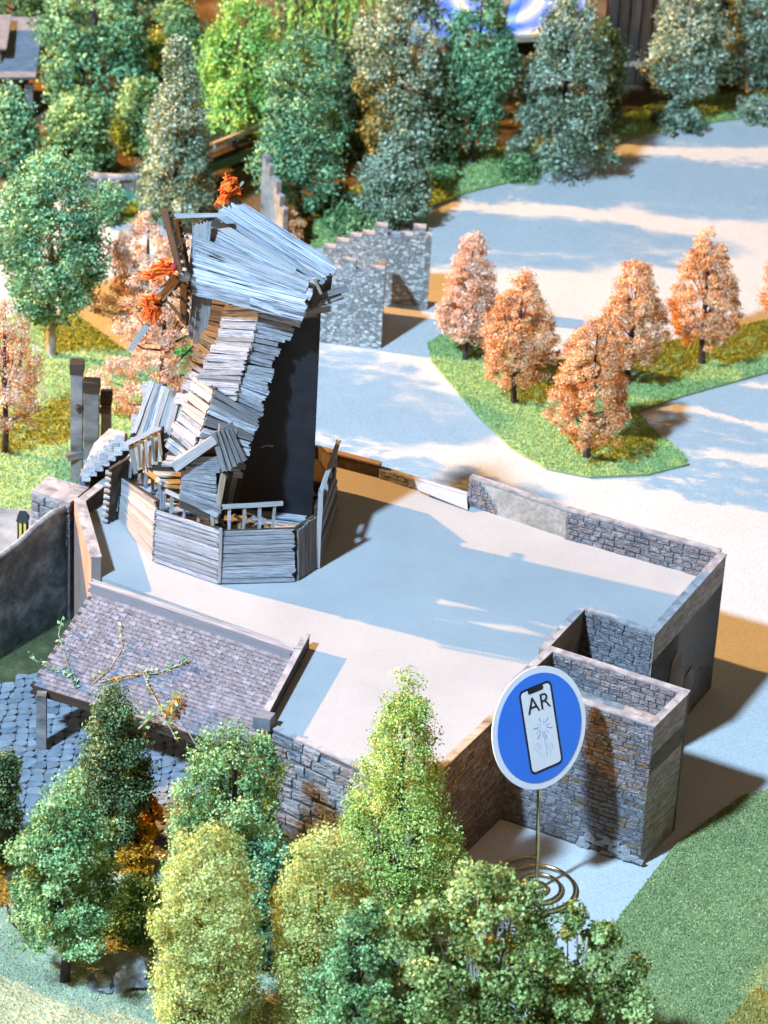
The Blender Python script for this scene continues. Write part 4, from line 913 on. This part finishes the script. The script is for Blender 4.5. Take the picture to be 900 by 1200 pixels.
tree('rust_tree', (190, 505), 298, 69, 'pink', 'large rust tree with gaps behind the windmill sails', 'tree', 'ragged', 7, 9500, .033, .08, 195, .14, None, hollow=.55, lump=.45, asp=.45)
tree('rust_tree', (172, 400), 245, 58, 'pink', 'pale rust tree behind the larger one by the sails', 'tree', 'dome', 8, 6500, .033, .08, 135, .18, None, hollow=.55, lump=.5, asp=.45)
tree('rust_tree', (6, 532), 352, 49, 'pink', 'pink-rust tree cut by the left edge above the terrace', 'tree', 'dome', 9, 5200, .033, .08, 180, .2, None, hollow=.4, asp=.45)
tree('rust_bush', (341, 292), 246, 15, 'rust', 'small rust bush behind the thin crenellated wall', 'bush', 'round', 10, 900, .04, .06, 40, .08, None, asp=.45)

FG = 'foreground model trees'
tree('dark_tree', (130, 1012), 798, 52, 'dark', 'dark olive pointed tree in front of the lean-to post', 'tree', 'flame', 20, 13000, .032, .10, 190, .08, FG, hollow=.4)
tree('green_tree', (76, 1152), 905, 74, 'green', 'mid-green tree with bare dark trunk at the lower left', 'tree', 'ragged', 21, 14000, .034, .11, 170, .25, FG, hollow=.4, lump=.35)
tree('green_tree', (270, 1085), 843, 92, 'green', 'broad mid-green tree covering the lower roof edge', 'tree', 'dome', 22, 16000, .034, .12, 200, .06, FG, hollow=.4, lump=.35)
tree('green_shrub', (165, 1090), 1028, 42, 'mint', 'low blue-green shrub between the bare-trunk tree and yellow tree', 'shrub', 'dome', 23, 5000, .034, .09, 90, .05, FG)
tree('yellow_tree', (238, 1255), 963, 68, 'pale', 'pale yellow-green cone tree, leftmost of the yellow ones', 'tree', 'column', 24, 23000, .025, .10, 468, .04, FG, hollow=.5, lump=.15)
tree('lime_tree', (460, 1085), 786, 84, 'lime', 'tallest lime-green cone tree, before the courtyard front corner', 'tree', 'cone', 25, 21000, .027, .11, 448, .05, FG, hollow=.45, lump=.22)
tree('yellow_tree', (372, 1235), 970, 68, 'pale', 'pale yellow-green tree between lime cone and olive weeping tree', 'tree', 'column', 26, 21000, .025, .10, 429, .04, FG, hollow=.5, lump=.2)
tree('green_tree', (412, 1290), 1050, 62, 'green', 'mid-green tree at the bottom edge before the pale yellow one', 'tree', 'dome', 27, 10000, .034, .10, 150, .04, FG)
tree('weeping_tree', (552, 1300), 1014, 130, 'olive', 'broad olive weeping tree with grey twigs hiding the sign stand', 'tree', 'dome', 28, 20000, .040, .12, 230, .05, FG, trunk='trunk_pale', hollow=.45, lump=.42, nbr=70, asp=.75)
tree('weeping_shrub', (668, 1300), 1064, 100, 'olive', 'lower olive shrub spilling towards the front lawn', 'shrub', 'dome', 29, 9000, .040, .10, 120, .03, FG, trunk='trunk_pale', hollow=.45, lump=.35, nbr=40, asp=.75)
tree('dark_tree', (2, 1010), 868, 30, 'dark', 'dark green tree cut by the left edge beside the flagstones', 'tree', 'dome', 30, 6000, .034, .09, 90, .05, FG)
tree('blue_green_tree', (300, 1130), 985, 48, 'mint', 'small blue-green tree behind the leftmost yellow tree', 'tree', 'round', 31, 6000, .034, .09, 100, .05, FG)
tree('amber_shrub', (158, 1026), 962, 25, 'amber', 'amber-orange moss shrub behind the bare-trunk tree', 'shrub', 'round', 32, 3000, .032, .06, 60, .02, None)
tree('amber_shrub', (176, 985), 936, 13, 'amber', 'tiny amber moss tuft above the larger amber shrub', 'shrub', 'round', 33, 1200, .032, .04, 30, .02, None)

tree('green_tree', (-75, 1075), 880, 62, 'green', 'green tree just past the left edge, shading the grey turf', 'tree', 'dome', 34, 6000, .036, .11, 110, .1, FG)
BG = 'far model trees'
def far(name, base, yt, half, kind, label, prof='dome', seed=0, n=4200, leaf=.055, clump=.16, nc=120, gap=.1, trunk='trunk', **k):
    tree(name, base, yt, half * 1.1, kind, label, 'tree', prof, seed, n, leaf, clump, nc, gap, BG, trunk, **k)
far('grey_tree', (205, 262), 32, 46, 'grey', 'flaky grey-green conifer left of the windmill peak', 'cone', 40, 7000, .05, .13, 200, .04, hollow=.55)
far('ivy_tree', (350, 250), 34, 50, 'mint', 'deep green ivy-like tree above the thin crenellated wall', 'column', 41, 6500, .05, .14, 180, .05)
far('bright_tree', (284, 172), -12, 56, 'bright', 'bright light-green tree behind the footbridge', 'dome', 42, 5200, .055, .17, 130, .16)
far('grey_tree', (465, 205), -40, 50, 'grey', 'tall grey-green tree above the castle ruin', 'column', 43, 6500, .052, .15, 180, .05)
far('grey_tree', (462, 262), 148, 42, 'grey', 'small grey-green tree just behind the castle battlements', 'dome', 44, 4500, .05, .12, 120, .1)
far('green_tree', (552, 194), -30, 42, 'mint', 'blue-green tree with short dark trunk on the lawn bank', 'column', 45, 5500, .052, .14, 150, .14)
far('grey_tree', (655, 198), -25, 58, 'grey', 'broad grey-green tree under the painted pavilion roof edge', 'dome', 46, 7000, .052, .16, 170, .06)
far('grey_tree', (797, 136), -70, 48, 'grey', 'grey-green tree with thin grey trunk right of the barn', 'dome', 47, 5500, .055, .16, 140, .16, trunk='trunk_pale')
far('green_tree', (876, 114), -80, 40, 'grey', 'tree with forked pale trunk in the top right corner', 'dome', 48, 4800, .055, .16, 130, .16, trunk='trunk_pale')
far('green_tree', (110, 140), -60, 60, 'mint', 'big blue-green tree beside the timber house', 'dome', 49, 6000, .06, .18, 130, .08)
far('green_tree', (92, 208), 100, 42, 'green', 'round green tree below the timber house', 'dome', 50, 4800, .055, .14, 120, .04)
far('green_tree', (10, 200), 98, 34, 'mint', 'green tree cut by the left edge below the house', 'dome', 51, 3800, .055, .14, 100, .05)
far('green_tree', (60, 418), 180, 68, 'mint', 'large round blue-green tree on a pale bare trunk', 'round', 52, 9000, .05, .15, 200, .2, trunk='trunk_pale', hollow=.45)
far('green_tree', (128, 262), 216, 17, 'mint', 'small blue-green tree before the garden wall', 'round', 53, 2200, .05, .1, 70, .1)
far('green_tree', (160, 178), 82, 28, 'green', 'green tree tucked behind the flaky grey conifer', 'dome', 54, 3000, .055, .14, 90, .05)
far('green_tree', (205, 120), -20, 34, 'green', 'olive-green tree at the top edge behind the grey conifer', 'dome', 55, 3400, .06, .15, 90, .05)
far('dark_tree', (510, 200), 60, 30, 'dark', 'dark olive tree in shade between the tall far trees', 'dome', 56, 3400, .055, .14, 90, .03)
far('dark_tree', (410, 180), 30, 34, 'dark', 'dark tree filling the gap beside the ivy-like tree', 'dome', 57, 3400, .055, .15, 90, .03)
far('dark_tree', (700, 150), 20, 30, 'dark', 'dark tree in front of the brown barn wall', 'dome', 58, 3000, .055, .14, 80, .03)
far('green_tree', (20, 60), -80, 60, 'green', 'yellowish green tree behind the timber house roof', 'dome', 59, 3600, .065, .2, 90, .05)
far('dark_tree', (365, 95), -90, 50, 'dark', 'dark tree behind the hanging willow strands', 'dome', 60, 3600, .065, .18, 90, .05)
far('dark_tree', (840, 90), -60, 34, 'dark', 'dark tree in the gap right of the pale thin trunk', 'dome', 61, 3000, .06, .16, 80, .03)
far('dark_tree', (150, 60), -110, 60, 'dark', 'dark tree at the top edge between house and conifer', 'dome', 62, 3600, .065, .18, 90, .05)
BU = 'low bushes on the lawn bank'
for i, (x, y, yt, hf, kd, lb_) in enumerate(((610, 208, 180, 24, 'green', 'low green bush under the broad grey-green tree'), (520, 216, 192, 18, 'green', 'low green bush beside the short dark trunk'),
        (795, 150, 118, 32, 'grey', 'low grey bush round the thin grey trunk'), (885, 140, 112, 26, 'grey', 'low grey bush in the top right corner'), (410, 275, 240, 30, 'green', 'low green bush behind the castle, left of the small tree'),
        (395, 250, 215, 30, 'dark', 'dark low bush right of the ivy-like tree'), (215, 428, 392, 10, 'bright', 'tiny bright green bush beside the windmill tower'))):
    tree('low_bush', (x, y), yt, hf, kd, lb_, 'bush', 'dome', 70 + i, 1500, .045, .08, 50, .03, BU if i < 6 else None)

# hanging willow strands at the top edge
wl_b = at(392, 125, 0)
wt = thing('willow_tree', wl_b, 'light-green willow with long hanging strands at the top edge', 'tree')
wh = height(wl_b, -60)
tube('trunk', [wl_b, wl_b + V(.02, .02, wh * .6), wl_b + V(-.05, 0, wh)], [.08, .06, .03], M['trunk'], wt, 8)
rng2 = np.random.default_rng(5); cc, xx_, yy_ = [], [], []
for k in range(46):
    a = rng2.random() * 6.28; r = rng2.random() ** .5 * .75
    x, y, zz = wl_b.x + r * cos(a) - .05, wl_b.y + r * sin(a) * .8, wh + .15 - .3 * r
    L = rng2.uniform(.7, 1.9)
    m = int(L / .022)
    for i in range(m):
        cc.append((x + rng2.normal() * .014 + .05 * sin(i * .03 + k), y + rng2.normal() * .014, zz - i * .022)); xx_.append((rng2.normal() * .012, rng2.normal() * .012, .032)); q = rng2.normal(size=3) * .011; q[2] *= .3; yy_.append(q)
link('strands', quads_mesh('strands', np.array(cc), np.array(xx_), np.array(yy_), np.clip(.55 + rng2.normal(size=len(cc)) * .25, 0, 1), LEAF['bright']), None, wt)

# loose grey twigs and curls: bare branch of the lower left tree
tb_ = at(76, 1152, 0)
bt_ = [o for o in COL.objects if o.get('label', '').startswith('mid-green tree with bare dark')][0]
tube('bare_branch', [P(64, 1085, tb_.y), P(48, 1092, tb_.y - .05), P(30, 1094, tb_.y - .1), P(14, 1080, tb_.y - .1), P(8, 1060, tb_.y - .05)], [.03, .028, .024, .02, .012], M['trunk'], bt_, 6)

# climbing vine on the lean-to roof
def on_roof(x, y, lift=.03):
    d = FW + RT * ((x - 450) / F) - UP * ((y - 600) / F); d = Vector(d); t = (RT0 - Vector(CAM)).dot(nr) / d.dot(nr)
    return Vector(CAM) + d * t + nr * lift
def vine(pts, r, label, leafkind, seed, off=None, n=70, spread=.035, z0=None):
    pr = [on_roof(*p) if len(p) == 2 else on_roof(p[0], p[1], p[2]) for p in pts]
    o = thing('climbing_vine', pr[0], label, 'vine', 'vines on the lean-to roof')
    tube('stem', pr, [r * .6 * (1 - .6 * i / len(pr)) for i in range(len(pr))], M['trunk_pale'], o, 5)
    rr = np.random.default_rng(seed); k = rr.integers(0, len(pr) - 1, n); t = rr.random(n)
    pos = np.array([list(lerp(pr[a], pr[a + 1], float(b))) for a, b in zip(k, t)]) + rr.normal(size=(n, 3)) * spread * .5
    pos[:, 2] += .02
    link('leaves', leaf_mesh(rr, 'leaves', pos, rnd_dirs(rr, n), np.zeros(n, int), np.array([.7]), .038, LEAF[leafkind], .6), None, o)
vine([(92, 806), (80, 790), (60, 785), (38, 772, .06)], .014, 'leafy vine creeping over the roof corner by the post', 'mint', 1)
vine([(88, 802), (78, 770), (70, 745), (76, 728, .08)], .010, 'thin vine climbing the left roof verge', 'mint', 2, n=25)
vine([(110, 802), (130, 785), (145, 760), (143, 738, .08)], .010, 'thin bare twig rising from the middle of the roof', 'lime', 3, n=18)
vine([(120, 800), (150, 792), (185, 790), (212, 780), (222, 776, .06)], .013, 'leafy vine running across the roof towards the verge', 'mint', 4, n=60)
vine([(212, 872, .08), (200, 850, .1), (190, 830, .08), (176, 805, .06), (170, 790, .05)], .014, 'twiggy vine hanging at the middle of the eave', 'olive', 5, n=40)
vine([(168, 858, .12), (182, 846, .14), (200, 838, .12), (214, 822, .1)], .016, 'green and amber leafy sprig at the eave', 'green', 6, n=110, spread=.07)
vine([(200, 842, .12), (208, 832, .12), (212, 820, .1)], .008, 'amber leaf sprig beside the green one at the eave', 'amber', 7, n=50, spread=.05)
vine([(122, 802, .02), (150, 796, .02), (178, 790, .02)], .006, 'amber moss streak along the vine on the roof', 'amber', 8, n=40, spread=.02)
vine([(236, 880, .1), (226, 862, .12), (205, 850, .1), (160, 842, .1)], .012, 'bare tan twigs tangled below the eave', 'olive', 9, n=12)

# rocks by the bare trunk
for i, (x, y, s_, lb_) in enumerate(((262, 1150, .20, 'larger grey rock by the leftmost yellow tree'), (232, 1158, .13, 'small grey rock beside the larger rock'))):
    b = at(x - 118, y - 8, 0.0) if False else at(x - 110, y, 0)
    bm = bmesh.new(); bmesh.ops.create_icosphere(bm, subdivisions=3, radius=s_)
    for vv in bm.verts:
        q = vv.co.normalized(); vv.co *= 1 + .22 * sin(5 * q.x + i) * cos(4 * q.y + 2 * i) + .12 * sin(9 * q.z + 3 * q.x); vv.co.z = vv.co.z * .75
    me = bpy.data.meshes.new('rock'); bm.to_mesh(me); bm.free(); me.materials.append(M['rock'])
    tag(link('rock', me, Matrix.Translation(b + V(0, 0, s_ * .4))), lb_, 'rock', 'rocks by the bare trunk')

# flock on the lawns
grass('island_grass', island, 50000, .019, 'grass', .028, 'short yellow-green flock grass on the island of rust trees', 1, .018)
grass('front_grass', lawn_r, 80000, .016, 'grass2', .028, 'short dark green flock grass of the front lawn', 2, .016)
grass('corner_grass', lawn_y, 9000, .02, 'grass3', .043, 'flock grass at the bottom right corner, olive-yellow to look warm-lit', 3, .016)
grass('side_grass', left_lawn, 30000, .028, 'grass', .028, 'light green flock grass left of the windmill', 4, .02)
grass('bank_grass', top_lawn, 24000, .035, 'grass', .028, 'bright flock grass on the bank under the far trees', 5, .025)
grass('grey_grass', grey_lawn, 40000, .018, 'grass4', .03, 'grey-green flock ground under the foreground trees', 6, .016)
grass('strip_grass', strip_lawn, 4000, .05, 'grass', .03, 'strip of flock grass before the garden wall', 7, .025)
